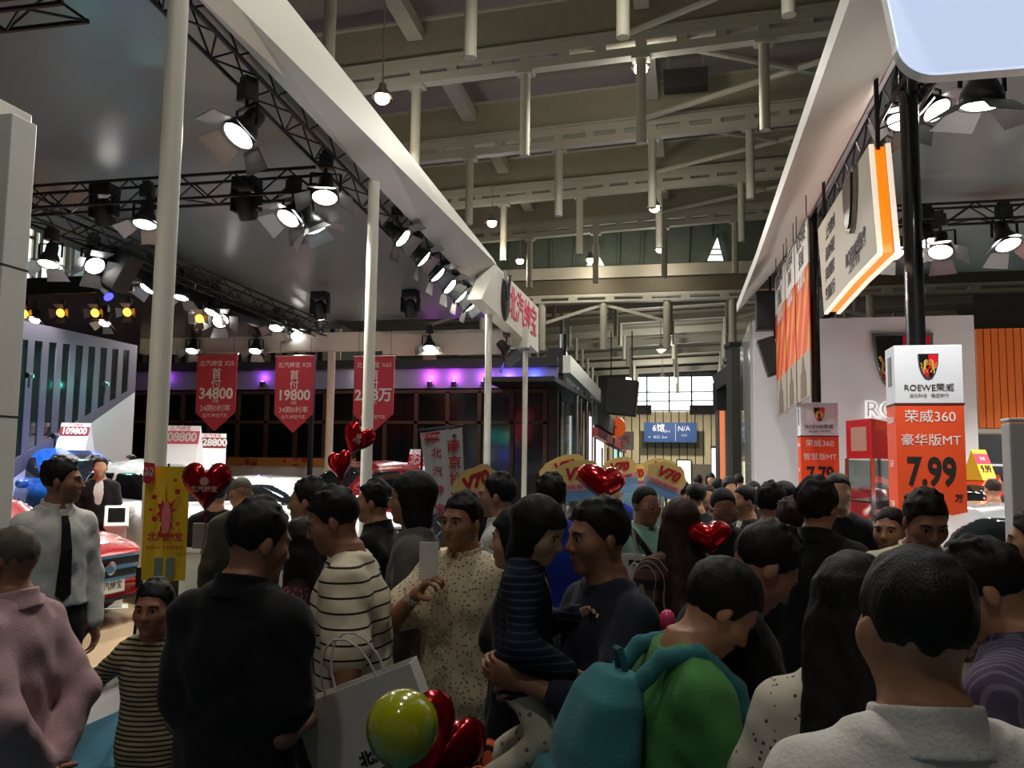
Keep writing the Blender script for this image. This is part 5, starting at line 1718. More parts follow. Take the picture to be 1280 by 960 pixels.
def car_meshes(kind):
    if kind in CARM: return CARM[kind]
    I3 = np.eye(3)
    suv = kind == 'suv'
    Lh = 2.22
    f = Field()
    # lower body: sections along the length (local z of the loft = car length axis y)
    Rl = np.array([[1, 0, 0], [0, 0, 1], [0, 1, 0]], float)   # columns: x, z-up, y-length
    # (station, cx, cz, half width, half height)
    bz = .22 if suv else .17
    st = [(-Lh, .52, .30, .66), (-Lh + .08, .58, .36, .78), (-1.8, .62, .40, .86), (-1.2, .62, .42, .90), (0, .61, .42, .91), (.8, .60, .41, .91), (1.3, .585, .385, .90), (1.75, .555, .345, .86), (2.02, .52, .30, .80), (Lh - .06, .50, .26, .70), (Lh, .49, .20, .55)]
    k = 1.12 if suv else 1.0
    sec = [(y, 0, cz * k + (.05 if suv else 0), w_, h_ * k) for y, cz, h_, w_ in st]
    f.loft((0, 0, 0), Rl, sec, k=.03, e=4.5)
    # greenhouse
    g = [(-2.02, .86, .10, .60), (-1.75, .95, .30, .66), (-1.2, .98, .44, .70), (-.4, .99, .48, .72), (.2, .97, .47, .71), (.65, .92, .34, .68), (1.05, .84, .16, .62), (1.25, .80, .06, .55)]
    gs = [(y, 0, cz * k + (.05 if suv else 0) , w_, h_ * k * (1.02 if suv else .96)) for y, cz, h_, w_ in g]
    if not suv: gs = [(max(y, -1.6) if y < -1.7 else y, a, b, c, d) for y, a, b, c, d in gs][1:]
    green = Field(); green.loft((0, 0, 0), Rl, gs, k=.03, e=3.2)
    f.loft((0, 0, 0), Rl, gs, k=.05, e=3.2)
    wr = .36 if suv else .34
    for y in (-1.32, 1.38):
        for sg in (-1, 1): f.cap((sg * .62, y, wr), (sg * 1.2, y, wr), wr + .05, k=.01, op='-')
    # bumper air intake and plate recess
    f.ell((0, Lh - .02, .36), (.55, .10, .07), k=.01, op='-', e=4)
    V, Q = f.mesh(.035)
    out = {'body': mesh_np('car_body', V, Q, None)}
    # glass: the same greenhouse slightly proud, cut to window fields
    belt = (1.0 if suv else .92) + .05; roof = (1.55 if suv else 1.36)
    def win(fn):
        q = Field(); s2 = [(y, a, b, c + .012, d + .012) for y, a, b, c, d in gs]
        q.loft((0, 0, 0), Rl, s2, k=.03, e=3.2); q.func(fn, 'max')
        v, qq = q.mesh(.03); return v, qq
    sl = .75
    mx = np.maximum
    def side(y0, y1, s0, s1, sg):
        return lambda X, Y, Z: mx(mx(belt - Z + 0 * X + 0 * Y, Z - roof + .04 + 0 * X + 0 * Y), mx(mx((y0 + (Z - belt) * s0) - Y + 0 * X, Y - (y1 - (Z - belt) * s1) + 0 * X), .54 - sg * X + 0 * Y + 0 * Z))
    out['side_window'] = [mesh_np('side_window', *win(side(*q, sg)), None) for sg in (-1, 1) for q in ((-.28, .93, 0, 1.35), (-1.25, -.36, .1, 0), (-1.85, -1.33, .9, -.1))]
    out['windshield'] = mesh_np('windshield', *win(lambda X, Y, Z: mx(mx(belt - .0 - Z + 0 * X + 0 * Y, (Z - roof - .03) + 0 * X + 0 * Y), mx(np.abs(X) - .56 + .08 * (Z - belt), (1.10 - (Z - belt) * 1.35) - Y + 0 * X))), None)
    out['rear_window'] = mesh_np('rear_window', *win(lambda X, Y, Z: mx(mx(belt + .05 - Z + 0 * X + 0 * Y, (Z - roof) + 0 * X + 0 * Y), mx(np.abs(X) - .52, Y + 1.72 - (Z - belt) * .5 + 0 * X))), None)
    mb = MB().lathe([(wr - .11, -.10), (wr - .02, -.11), (wr, -.07), (wr, .07), (wr - .02, .11), (wr - .11, .10)], 28, Matrix.Rotation(R(90), 4, 'Y')); out['tyre'] = mesh_np('tyre', mb.v, mb.f, mat('tyre', (24, 24, 25), .8))
    mb = MB().lathe([(wr - .10, .05), (wr - .10, .10), (wr - .13, .09), (wr - .13, .03)], 24, Matrix.Rotation(R(90), 4, 'Y'))
    for q in range(5):
        t = 2 * math.pi * q / 5
        mb.bar((.085, 0, 0), (.075, math.cos(t) * (wr - .11), math.sin(t) * (wr - .11)), .06, .03)
    mb.lathe([(0, .06), (.07, .06), (.06, .11), (0, .11)], 12, Matrix.Rotation(R(90), 4, 'Y'))
    out['rim'] = mesh_np('rim', mb.v, mb.f, M_CHROME, False)
    q = Field(); q.ell((0, 0, 0), (.22, .11, .075), np.array(Matrix.Rotation(-.4, 3, 'Z')), e=2.4); v, qq = q.mesh(.02); out['headlight'] = mesh_np('headlight', v, qq, None)
    q = Field(); q.ell((0, 0, 0), (.10, .06, .07), e=2.6); v, qq = q.mesh(.018); out['mirror'] = mesh_np('mirror', v, qq, None)
    out['k'] = k; out['wr'] = wr; out['belt'] = belt; out['suv'] = suv
    CARM[kind] = out
    return out


M_CGL = mat('car_glass', (20, 24, 28), .06, spec=.8)
M_HL = mat('headlight_glass', (196, 204, 210), .08, coat=.6)


def setm(o, m):
    if not o.data.materials: o.data.materials.append(m)
    o.material_slots[0].link = 'OBJECT'; o.material_slots[0].material = m
    return o


def car(pos, head, kind, colour, label, plate=None, z=.12):
    P_ = car_meshes(kind)
    t = empty('car', (pos[0], pos[1], z), head, label, 'car')
    paint = mat('car_paint_' + '_'.join(str(v) for v in colour), colour, .22, coat=1.0, spec=.6)
    setm(link('body', P_['body'], t), paint)
    for s_ in P_['side_window']: setm(link('side_window', s_, t), M_CGL)
    setm(link('windshield', P_['windshield'], t), M_CGL); setm(link('rear_window', P_['rear_window'], t), M_CGL)
    wr = P_['wr']; k = P_['k']
    for y in (-1.32, 1.38):
        for sg in (-1, 1):
            ty = link('wheel', P_['tyre'], t, (sg * .79, y, wr), (0, 0, 0 if sg > 0 else math.pi))
            link('rim', P_['rim'], ty)
    for sg in (-1, 1):
        h = setm(link('headlight', P_['headlight'], t, (sg * .60, 1.98, .68 * k)), M_HL); h.scale.x = sg
        m_ = setm(link('wing_mirror', P_['mirror'], t, (sg * .97, .78, P_['belt'] + .05)), paint)
        tl = MB().box((sg * .66, -2.17, .80 * k), (.26, .10, .14)).build('tail_light', mat('tail_red', (150, 16, 20), .2, coat=.6), t, bevel=.02)
        MB().box((sg * .92, .15, .82 * k), (.03, .20, .03)).build('door_handle', M_CHROME, t, bevel=.008)
        MB().box((sg * .92, -.75, .82 * k), (.03, .20, .03)).build('door_handle', M_CHROME, t, bevel=.008)
    # grille with chrome frame, bars and emblem
    zg = .60 * k
    gq = MB().prism([(-.46, 2.17, zg + .10), (.46, 2.17, zg + .10), (.36, 2.19, zg - .10), (-.36, 2.19, zg - .10)], (0, .05, 0)).build('grille', mat('grille_dark', (14, 14, 15), .4), t)
    mb = MB()
    ps = [(-.48, 2.22, zg + .11), (.48, 2.22, zg + .11), (.37, 2.24, zg - .11), (-.37, 2.24, zg - .11)]
    for i in range(4): mb.bar(ps[i], ps[(i + 1) % 4], .03, .03)
    mb.bar((-.42, 2.235, zg), (.42, 2.235, zg), .02, .04)
    mb.build('grille_frame', M_CHROME, gq)
    MB().lathe([(.035, 0), (.07, 0), (.07, .02), (.045, .025)], 18, Matrix.Translation((0, 2.235, zg)) @ Matrix.Rotation(R(-90), 4, 'X')).build('emblem', M_CHROME, gq, smooth=True)
    pl = MB().box((0, 2.235, .42 * k), (.44, .02, .14)).build('licence_plate', mat('plate_white', (214, 214, 208), .5), t)
    if plate: text(pl, plate, .09, (0, 2.247, .42 * k), M_TXTK, (R(90), 0, R(180)))
    MB().bar((-.62, 2.17, .27 * k), (.62, 2.17, .27 * k), .06, .03).build('bumper_lip', M_BLACK, t)
    return t


def cardir(px_lat, depth):
    """heading (rotation) for a car whose nose points picture-right by px_lat and away by depth"""
    v = CR * px_lat + CF * depth
    return math.atan2(v.y, v.x) - math.pi / 2


def car_at(px, py, d, lat, dep, ahead, kind, colour, label, plate=None, z=.12):
    """place the car so that the point `ahead` metres in front of its centre is at px, distance d"""
    p = atd(px, py, d); h = cardir(lat, dep)
    f = Vector((-math.sin(h), math.cos(h), 0))
    return car((p.x - f.x * ahead, p.y - f.y * ahead), h, kind, colour, label, plate, z)


def roof_sign(pos, rz_, label, txt, wd=.75, ht=.55, head=(206, 40, 60), yellow=False):
    o = empty('roof_price_sign', pos, rz_, label, 'sign')
    dp = .32
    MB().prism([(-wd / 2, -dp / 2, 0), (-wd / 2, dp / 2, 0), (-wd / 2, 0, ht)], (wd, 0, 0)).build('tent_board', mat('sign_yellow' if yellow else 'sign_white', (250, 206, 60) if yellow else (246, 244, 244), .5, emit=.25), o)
    a = math.atan2(dp / 2, ht)
    n = Vector((0, -math.cos(a), math.sin(a)))
    def at_(t, off): return Vector((0, -dp / 2 * (1 - t), ht * t)) + n * off
    b = MB(); p0, p1 = at_(.52, .003), at_(.86, .003)
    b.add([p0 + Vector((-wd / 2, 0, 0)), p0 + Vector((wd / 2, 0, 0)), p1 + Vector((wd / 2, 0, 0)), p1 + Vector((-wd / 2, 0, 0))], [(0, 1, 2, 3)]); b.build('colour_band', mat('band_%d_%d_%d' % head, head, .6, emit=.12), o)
    text(o, txt, ht * .34, at_(.69 if not yellow else .35, .006), M_TXTW if not yellow else M_TXTK, (R(90) - a, 0, 0), bold=.006, width=.9)
    text(o, '北汽绅宝' if not yellow else '荣威', ht * .14, at_(.92 if not yellow else .69, .006), M_RED if not yellow else M_TXTW, (R(90) - a, 0, 0))
    return o


red, blue, white, silver = (176, 14, 28), (18, 84, 176), (236, 238, 238), (172, 176, 180)
c1 = car_at(134, 700, 8.6, .97, -.24, 2.2, 'sedan', red, 'glossy red car with chrome grille nearest on the left stand, nose to the aisle', '北汽绅宝')
c2 = car_at(78, 600, 14.3, .80, -.60, 0, 'suv', blue, 'bright blue car behind the red one, under the louvred grey panel', z=.30)
c3 = car_at(246, 640, 11.0, .74, -.67, .6, 'suv', white, 'white car under the roof price signs, behind the white column')
c4 = car_at(395, 620, 15.5, -.6, -.8, 1.2, 'suv', (150, 16, 30), 'red car far back on the left stand behind the heart balloons')
c5 = car_at(350, 640, 13.6, .9, -.45, 0, 'sedan', (228, 230, 232), 'low white car between the bent grey-haired person and the far red car')
# plinth under the raised blue car
p = c2.location
o = empty('car_plinth', (p.x, p.y, 0), c2.rotation_euler.z, 'low white plinth under the blue car', 'platform')
MB().box((0, 0, .205), (2.2, 4.9, .19)).build('deck', M_WHITE, o, bevel=.02)
c6 = car_at(1222, 640, 12.5, -.86, -.5, 0, 'suv', (196, 22, 38), 'red car with black window frame on the right stand, under the yellow price sign', z=.02)
c7 = car_at(1236, 660, 9.2, -.95, -.3, -.4, 'sedan', silver, 'silver car hood and windscreen in front of the red car at the right border', z=.02)
c8 = car_at(1078, 680, 14.6, -.8, -.6, 0, 'sedan', (186, 20, 36), 'red car seen through the glass kiosk on the right stand', z=.02)

q = atd(93, 571, 14.2); roof_sign(Vector((q.x, q.y, c2.location.z + 1.63)), CYAW, 'white roof price sign with red band on the blue car', '109800', .50, .46, (140, 40, 50))
q = atd(224, 585, 11.0); roof_sign(Vector((q.x, q.y, c3.location.z + 1.63)), CYAW, 'larger white roof price sign with pink band on the white car, next to the column', '108800', .52, .50, (214, 90, 100))
q = atd(264, 585, 11.6); roof_sign(Vector((q.x, q.y, c3.location.z + 1.63)), CYAW + .3, 'smaller white roof price sign with dark red band, right one on the white car', '128800', .36, .42, (130, 30, 44))
q = atd(1226, 640, 12.3); roof_sign(Vector((q.x, q.y, 1.65)), CYAW + .5, 'yellow and white roof price sign on the red car at the right border', '9.99', .34, .44, (224, 60, 90), True)
q = atd(524, 590, 17); roof_sign(Vector((q.x, q.y, 1.35)), CYAW - .6, 'white tent sign standing behind the white flag, left of it', '北汽', .5, .7)
o = empty('sign_stand', (q.x, q.y, 0), 0, 'white display stand carrying the tent sign behind the white flag', 'stand')
MB().box((0, 0, .74), (.6, .5, 1.22)).build('column', M_WHITE, o, bevel=.02); MB().box((0, 0, .13), (.8, .7, .04)).build('foot', M_WHITE, o)

# white kiosk with tablet beside the saleswoman
q = atd(146, 640, 9.8)
o = empty('tablet_kiosk', (q.x, q.y, .11), CYAW + R(25), 'white pedestal kiosk with a black tablet beside the person in the black suit', 'kiosk')
zt = atd(146, 633, 9.8).z - .11
MB().prism([(-.11, -.10, .02), (.11, -.10, .02), (.11, .10, .02), (-.11, .10, .02)], (0, 0, zt - .22)).build('pedestal', M_WHITE, o, bevel=.02)
hd = MB().box((0, 0, 0), (.26, .36, .05)).build('sloped_head', M_WHITE, o, bevel=.015); hd.location = (0, 0, zt - .12); hd.rotation_euler = (R(38), 0, 0)
tb = MB().box((0, 0, .028), (.18, .24, .008)).build('tablet', M_DARKG, hd)
MB().box((0, 0, .01), (.34, .34, .02)).build('base', M_WHITE, o)

# counter with dark top under the heart balloon
q = atd(278, 690, 6.9)
o = empty('reception_counter', (q.x, q.y, 0), CYAW, 'white counter with a dark grey front board right of the yellow poster', 'counter')
za, zb_ = atd(278, 654, 6.9).z, atd(278, 690, 6.9).z
MB().box((.1, .2, zb_ / 2), (.85, .5, zb_)).build('white_body', M_WHITE, o, bevel=.01)
MB().box((.08, -.03, (za + zb_) / 2), (.62, .04, za - zb_)).build('grey_board', mat('board_grey', (92, 92, 92), .6), o)
MB().box((.1, .2, zb_ + .015), (.9, .55, .03)).build('worktop', M_WHITE, o)

# ================================================================== yellow poster on its stand
q = atd(206, 655, 5.9)
o = empty('roll_up_poster', (q.x, q.y, 0), CYAW, 'yellow vertical poster with red paint splash leaning on the white column', 'poster')
zt, zb_ = atd(206, 583, 5.9).z, atd(206, 726, 5.9).z
xl, xr = -.5 * (54 * 5.9 / FPX), .5 * (54 * 5.9 / FPX)
MY = mat('poster_yellow', (232, 190, 26), .55, bump=.15, bscale=7)
nxp = 8; vs = []; fs = []
for i in range(nxp + 1):
    x = xl + (xr - xl) * i / nxp
    yy = .02 * math.sin(i * 1.1)
    for z in (zb_, zt): vs.append((x, yy, z))
for i in range(nxp): fs.append((2 * i, 2 * i + 2, 2 * i + 3, 2 * i + 1))
po = MB().add(vs, fs).add([(v[0], v[1] + .008, v[2]) for v in vs], [f_[::-1] for f_ in fs]).build('yellow_sheet', MY, o, smooth=True)
H = zt - zb_
f = -.028
red_ = mat('poster_red', (186, 32, 40), .6); pink = mat('poster_pink', (226, 120, 120), .6)
MB().prism([(xl + .0, f, zt - H * .0 + .03), (xl + .075, f, zt + .02), (xl + .075, f, zt - .10), (xl + .035, f, zt - .125), (xl + .0, f, zt - .11)], (0, -.004, 0)).build('red_tag', red_, o)
text(o, '北汽\n绅宝', .032, (xl + .037, f - .006, zt - .04), M_TXTW)
rs = random.Random(3)
poly = []
for k in range(26):
    t = 2 * math.pi * k / 26; rr = (.085 if k % 2 else .040) * (.55 + .9 * rs.random())
    poly.append((.02 + rr * math.cos(t) * .9, f, zt - H * .42 + rr * 1.9 * math.sin(t)))
MB().prism(poly, (0, -.003, 0)).build('paint_splash', red_, o)
MB().prism([(.02 + .032 * math.cos(t), f - .003, zt - H * .45 + .11 * math.sin(t)) for t in np.linspace(0, 2 * math.pi, 14, endpoint=False)], (0, -.002, 0)).build('pink_patch', pink, o)
for (x, z, r_) in ((-.07, .27, .018), (-.09, .38, .012), (.09, .22, .02), (-.06, .46, .02), (.10, .50, .014), (.07, .12, .012)):
    MB().prism([(x + r_ * math.cos(t), f, zt - H * z + r_ * math.sin(t)) for t in np.linspace(0, 2 * math.pi, 10, endpoint=False)], (0, -.003, 0)).build('paint_drop', red_, o)
text(o, '北汽绅宝', .062, (.02, f - .004, zt - H * .62), red_, bold=.002)
text(o, 'BEIJING 车展嘉年华', .03, (.02, f - .004, zt - H * .71), red_)
for x in (-.02, .06): MB().box((x, f, zb_ + H * .12), (.055, .004, H * .17)).build('grey_print_block', mat('poster_grey', (120, 128, 124), .6), o)
st = MB().tube((xl - .06, -.03, 0), (xl + .02, .03, 1.25), .011, n=8).tube((.0, .02, .0), (0, .02, zt + .02), .008, n=8).build('stand_pole', M_BLACK, o)
MB().bar((-.25, .0, .015), (.25, .0, .015), .05, .03).build('stand_foot', M_BLACK, o)
MB().box((xl - .01, 0.0, atd(180, 722, 5.9).z), (.03, .03, .14)).build('clamp', M_BLACK, o)

# ================================================================== balloons
M_FOIL = mat('foil_red', (196, 16, 28), .12, metal=.75, bump=.35, bscale=14)
M_FOILD = mat('foil_dark_red', (150, 10, 22), .16, metal=.7, bump=.3, bscale=12)


def heart_balloon(p, size, rot, label, m, string=.5, text_=None, tail=True):
    """foil heart; origin at its middle"""
    o = empty('heart_balloon', p, 0, label, 'balloon', rot=rot)
    nu, nv = 40, 9
    pts = []
    for i in range(nu):
        t = 2 * math.pi * i / nu
        x = 16 * math.sin(t) ** 3; z = 13 * math.cos(t) - 5 * math.cos(2 * t) - 2 * math.cos(3 * t) - math.cos(4 * t)
        pts.append((x / 33, (z + 2.5) / 28))
    vs, fs = [], []
    c = (0, .0)
    for s_ in (-1, 1):
        for j in range(nv + 1):
            r_ = 1 - j / nv
            for i, (x, z) in enumerate(pts):
                pk = .018 * math.cos(i * 3.2) * (r_ ** 6)
                y = s_ * .235 * math.sqrt(max(0, 1 - r_ ** 2.2)) * (1 + .0 * pk) + pk * s_ * .5
                vs.append((size * (c[0] + (x - c[0]) * r_), size * y, size * (c[1] + (z - c[1]) * r_)))
        b = 0 if s_ < 0 else (nv + 1) * nu
        for j in range(nv):
            for i in range(nu):
                q_ = (b + j * nu + i, b + j * nu + (i + 1) % nu, b + (j + 1) * nu + (i + 1) % nu, b + (j + 1) * nu + i)
                fs.append(q_ if s_ < 0 else q_[::-1])
    MB().add(vs, fs).build('foil_body', m, o, smooth=True)
    MB().lathe([(.012 * size, 0), (.02 * size, -.04 * size), (.035 * size, -.12 * size)], 8, Matrix.Translation((0, 0, -.44 * size))).build('neck', m, o)
    if text_:
        text(o, text_, size * .13, (0, -size * .245, -size * .02), mat('balloon_print', (206, 150, 140), .4), bold=.001, name='print')
        MB().lathe([(size * .06, 0), (size * .085, 0), (size * .085, .002), (size * .06, .002)], 20, Matrix.Translation((0, -size * .237, size * .14)) @ Matrix.Rotation(R(90), 4, 'X')).build('ring_print', mat('balloon_print', (206, 150, 140), .4), o)
    Ri = Euler(rot).to_matrix().inverted()
    if string:
        MB().path([Vector((0, 0, -.5 * size)), Vector((0, 0, -.5 * size)) + Ri @ Vector((.01, 0, -string * .5)), Vector((0, 0, -.5 * size)) + Ri @ Vector((-.02, 0, -string))], .004, 5).build('string', mat('string_red', (150, 30, 40), .6), o)
    return o


heart_balloon(atd(258, 610, 5.3), .31, (0, 0, CYAW + .15), 'big dark red heart balloon with lettering beside the yellow poster', M_FOILD, .25, '北汽绅宝')
heart_balloon(atd(446, 551, 6.2), .245, (0, R(25), CYAW + .2), 'upper red heart balloon of the pair before the second white column', M_FOIL, .5, '绅宝')
heart_balloon(atd(425, 583, 6.0), .215, (0, R(-10), CYAW - .5), 'lower red heart balloon of the pair before the second white column', M_FOIL, .4, None)
heart_balloon(atd(753, 604, 5.0), .31, (R(-58), R(8), CYAW + .1), 'shiny red heart balloon above the head of the man with the child', M_FOIL, .45, None)
heart_balloon(atd(888, 672, 3.8), .20, (R(-58), R(-6), CYAW - .2), 'shiny red heart balloon before the plaid coat, by the stooping man', M_FOIL, .3, None)
heart_balloon(atd(543, 937, 2.45), .27, (R(-10), R(40), CYAW + .3), 'dark red foil heart balloon behind the yellow balloon at the bottom edge', M_FOILD, .2, None)
q = atd(503, 908, 2.1)
o = empty('round_balloon', q, 0, 'glossy yellow-green round balloon at the bottom edge', 'balloon')
rr = 44 * 2.1 / FPX
MB().lathe([(0, rr)] + [(rr * math.sin(t) * (1 if t < 1.57 else 1 - .06 * (t - 1.57)), rr * math.cos(t) * (1 if t < 1.57 else 1.10)) for t in np.linspace(.15, 2.95, 18)] + [(.006, -rr * 1.14), (.012, -rr * 1.2), (0, -rr * 1.2)], 28, Matrix.Rotation(R(12), 4, 'Y')).build('latex_body', mat('balloon_yellow', (176, 178, 16), .14, coat=.6, trans=.15), o, smooth=True)
MB().lathe([(.0035, 0), (.013, .004), (.013, .008), (.004, .012)], 10, Matrix.Translation((-.24 * rr, 0, -rr * 1.22))).build('knot', mat('balloon_yellow', (176, 178, 16), .14), o)
MB().path([(-.24 * rr, 0, -rr * 1.22), (-.03, .01, -.25), (-.01, .0, -.5)], .003, 5).build('string', mat('string_white', (200, 196, 190), .7), o)

# ================================================================== white flag
a, b = atd(527, 542, 6.6), atd(579, 534, 6.6)
o = empty('white_flag', ((a.x + b.x) / 2, a.y, 0), CYAW, 'white vertical flag with red Chinese characters among the visitors', 'flag')
W2 = (b - a).length; zt = (a.z + b.z) / 2; zb_ = atd(555, 640, 6.6).z
vs, fs = [], []
for i in range(9):
    x = -W2 / 2 + W2 * i / 8
    for z, dx in ((zb_, .10), (zt, 0)): vs.append((x + dx * (1 - i / 12), .012 * math.sin(i * 1.3), z + (i - 4) * .006))
for i in range(8): fs.append((2 * i, 2 * i + 2, 2 * i + 3, 2 * i + 1))
MB().add(vs, fs).add([(v[0], v[1] + .006, v[2]) for v in vs], [f_[::-1] for f_ in fs]).build('cloth', mat('flag_white', (206, 204, 206), .7, bump=.1, bscale=8), o, smooth=True)
MB().tube((-W2 / 2 - .01, 0, zt), (W2 / 2 + .01, 0, zt + .045), .008, n=6).build('top_rod', M_CHROME, o)
MB().tube((-W2 / 2 + .015, .03, 0), (-W2 / 2 + .015, .03, zt + .03), .009, n=8).build('pole', M_BLACK, o)
MB().lathe([(0, 0), (.16, 0), (.16, .02), (0, .03)], 14, Matrix.Translation((-W2 / 2 + .015, .03, 0))).build('foot', M_BLACK, o)
MB().prism([(-W2 * .42, -.016, zt - .03), (-W2 * .02, -.016, zt - .01), (-W2 * .04, -.016, zt - .075), (-W2 * .36, -.016, zt - .09)], (0, -.003, 0)).build('red_label', M_RED, o)
text(o, '北京绅宝', .035, (-W2 * .21, -.022, zt - .05), M_TXTW)
for i, ch in enumerate('北汽绅宝'): text(o, ch, .085, (-W2 * .10 + .012 * i, -.018, zt - .18 - i * .145), M_RED, bold=.001)
for i, ch in enumerate('南京协众'): text(o, ch, .105, (W2 * .30 + .012 * i, -.018, zt - .13 - i * .125), M_RED, bold=.002)
MB().lathe([(.012, 0), (.018, 0), (.018, .003), (.012, .003)], 14, Matrix.Translation((W2 * .32, -.014, zt - .045)) @ Matrix.Rotation(R(90), 4, 'X')).build('ring_print', mat('print_grey', (90, 84, 76), .6), o)

# ================================================================== yellow V70 placards
M_PY = mat('placard_yellow', (238, 206, 128), .55, emit=0); M_PB = mat('placard_blue', (120, 160, 210), .6); M_PP = mat('placard_pink', (226, 170, 170), .6)
mred = mat('placard_red', (196, 26, 34), .6)


def placard(px, py, d, wpx, hpx, tl, label, txt='V70', seed=1):
    p = atd(px, py, d)
    o = empty('hand_placard', (p.x, p.y, 0), CYAW, label, 'sign')
    wd, ht = wpx * d / FPX, hpx * d / FPX
    z = p.z; rs = random.Random(seed)
    M = Matrix.Translation((0, 0, z)) @ Matrix.Rotation(R(tl), 4, 'Y')
    poly = []
    for k in range(22):
        t = 2 * math.pi * k / 22
        rr = 1 + (.10 if k in (3, 4, 10, 17) else 0) + .03 * math.sin(k * 2.1 + seed)
        poly.append(M @ Vector((wd / 2 * math.cos(t) * rr, 0, ht / 2 * math.sin(t) * rr)))
    MB().prism(poly, (0, .012, 0)).build('board', M_PY, o)
    MB().prism([M @ Vector(v) for v in ((-wd * .40, -.002, -ht * .34), (wd * .46, -.002, -ht * .34), (wd * .44, -.002, -ht * .14), (-wd * .42, -.002, -ht * .14))], (0, -.004, 0)).build('pink_strip', M_PP, o)
    MB().prism([M @ Vector(v) for v in ((-wd * .42, -.002, -ht * .62), (wd * .46, -.002, -ht * .62), (wd * .47, -.002, -ht * .34), (-wd * .41, -.002, -ht * .34))], (0, -.004, 0)).build('blue_strip', M_PB, o)
    rt = (R(90), R(tl), 0)
    t1 = text(o, txt, ht * .46, M @ Vector((0, -.006, ht * .12)), mred, bold=.006, shear=.25)
    t1.rotation_euler = (Matrix.Rotation(R(tl), 3, 'Y') @ Matrix.Rotation(R(90), 3, 'X')).to_euler()
    t2 = text(o, '大促销 限时抢购', ht * .13, M @ Vector((0, -.010, -ht * .24)), mred)
    t2.rotation_euler = t1.rotation_euler
    MB().tube((0, .02, 0), (0, .02, z), .012, n=6).build('stick', mat('stick_wood', (160, 130, 90), .6), o)
    MB().lathe([(0, 0), (.14, 0), (.14, .02), (0, .03)], 12, Matrix.Translation((0, .02, 0))).build('foot', M_BLACK, o)
    return o


placard(596, 607, 5.94, 62, 46, -22, 'yellow placard with red print tilted behind the man with the microphone', 'V70', 1)
placard(722, 598, 7.39, 66, 44, -6, 'big front yellow placard reading V70 left of the shiny balloon', 'V70', 2)
placard(706, 588, 8.06, 62, 36, -14, 'round yellow placard behind the big front one, left of the shiny balloon', 'V70', 3)
placard(774, 588, 8.29, 46, 32, -8, 'small yellow placard right behind the shiny balloon', 'V70', 4)
placard(793, 596, 8.74, 44, 30, -4, 'small yellow placard above the green polo shirt', 'V70', 5)
placard(833, 597, 7.73, 50, 38, 22, 'yellow placard reading V70 tilted to the right, right end of the row', 'V70', 6)
placard(826, 588, 8.51, 44, 30, 12, 'yellow placard tucked behind the right tilted one', 'V70', 7)

# ================================================================== the visitors
D_NAVY = cloth('navy', (34, 36, 52)); D_BLACK = cloth('black', (24, 23, 25)); D_GREY = cloth('grey', (96, 92, 88)); D_WHITE = cloth('white', (216, 212, 206))
D_JEANS = cloth('jeans', (44, 52, 74)); D_BEIGE = cloth('beige', (186, 172, 146)); D_DARK = cloth('dark_brown', (44, 36, 32)); D_SUIT = cloth('suit', (28, 28, 33))
D_PINK = cloth('pink', (196, 160, 164)); D_GREEN = cloth('green', (78, 138, 74)); D_MINT = cloth('mint', (140, 186, 164)); D_BLUE = cloth('blue', (26, 48, 150))
D_RED = cloth('dark_red', (122, 24, 30)); D_OLIVE = cloth('olive', (70, 66, 48)); D_CREAM = cloth('cream', (214, 202, 176)); D_KHAKI = cloth('khaki', (128, 124, 106))
TR = dict(m=D_JEANS); TB = dict(m=D_BLACK)
S_STRIPE = pattern('stripe_tee', (216, 204, 178), (44, 28, 26), 'z', 20, .15)
S_BOY = pattern('stripe_boy', (176, 160, 126), (52, 46, 42), 'z', 52, .42)
S_DOT = pattern('dotted_shirt', (206, 190, 160), (120, 108, 90), 'v', 62, .30)
S_PLAID = pattern('plaid_coat', (54, 34, 34), (92, 66, 58), 'plaid', 11, .5, third=(40, 28, 30))
S_FLOR = pattern('floral_red', (44, 22, 26), (150, 60, 64), 'v', 38, .24)
S_FLOR2 = pattern('floral_white', (216, 206, 190), (120, 86, 70), 'v', 46, .2)
S_PIN = pattern('pin_stripe', (86, 78, 100), (122, 112, 132), 'x', 62, .28)
S_CHILD = pattern('child_jacket', (28, 30, 48), (62, 66, 84), 'z', 46, .25)
S_LEG = pattern('child_trousers', (206, 200, 180), (120, 116, 108), 'v', 30, .22)
M_TIE = cloth('tie', (26, 24, 30))


def suit(m=None, inner=None, tie=None): return dict(kind='jacket', m=m or D_SUIT, sleeve=1, open=True, inner=inner or D_WHITE, collar=True, hem=.45, tie=tie)
def tee(m, **k): return dict(dict(kind='tee', m=m, sleeve=.5, hem=.46), **k)
def shirt(m, **k): return dict(dict(kind='shirt', m=m, sleeve=1, hem=.47, collar=True), **k)


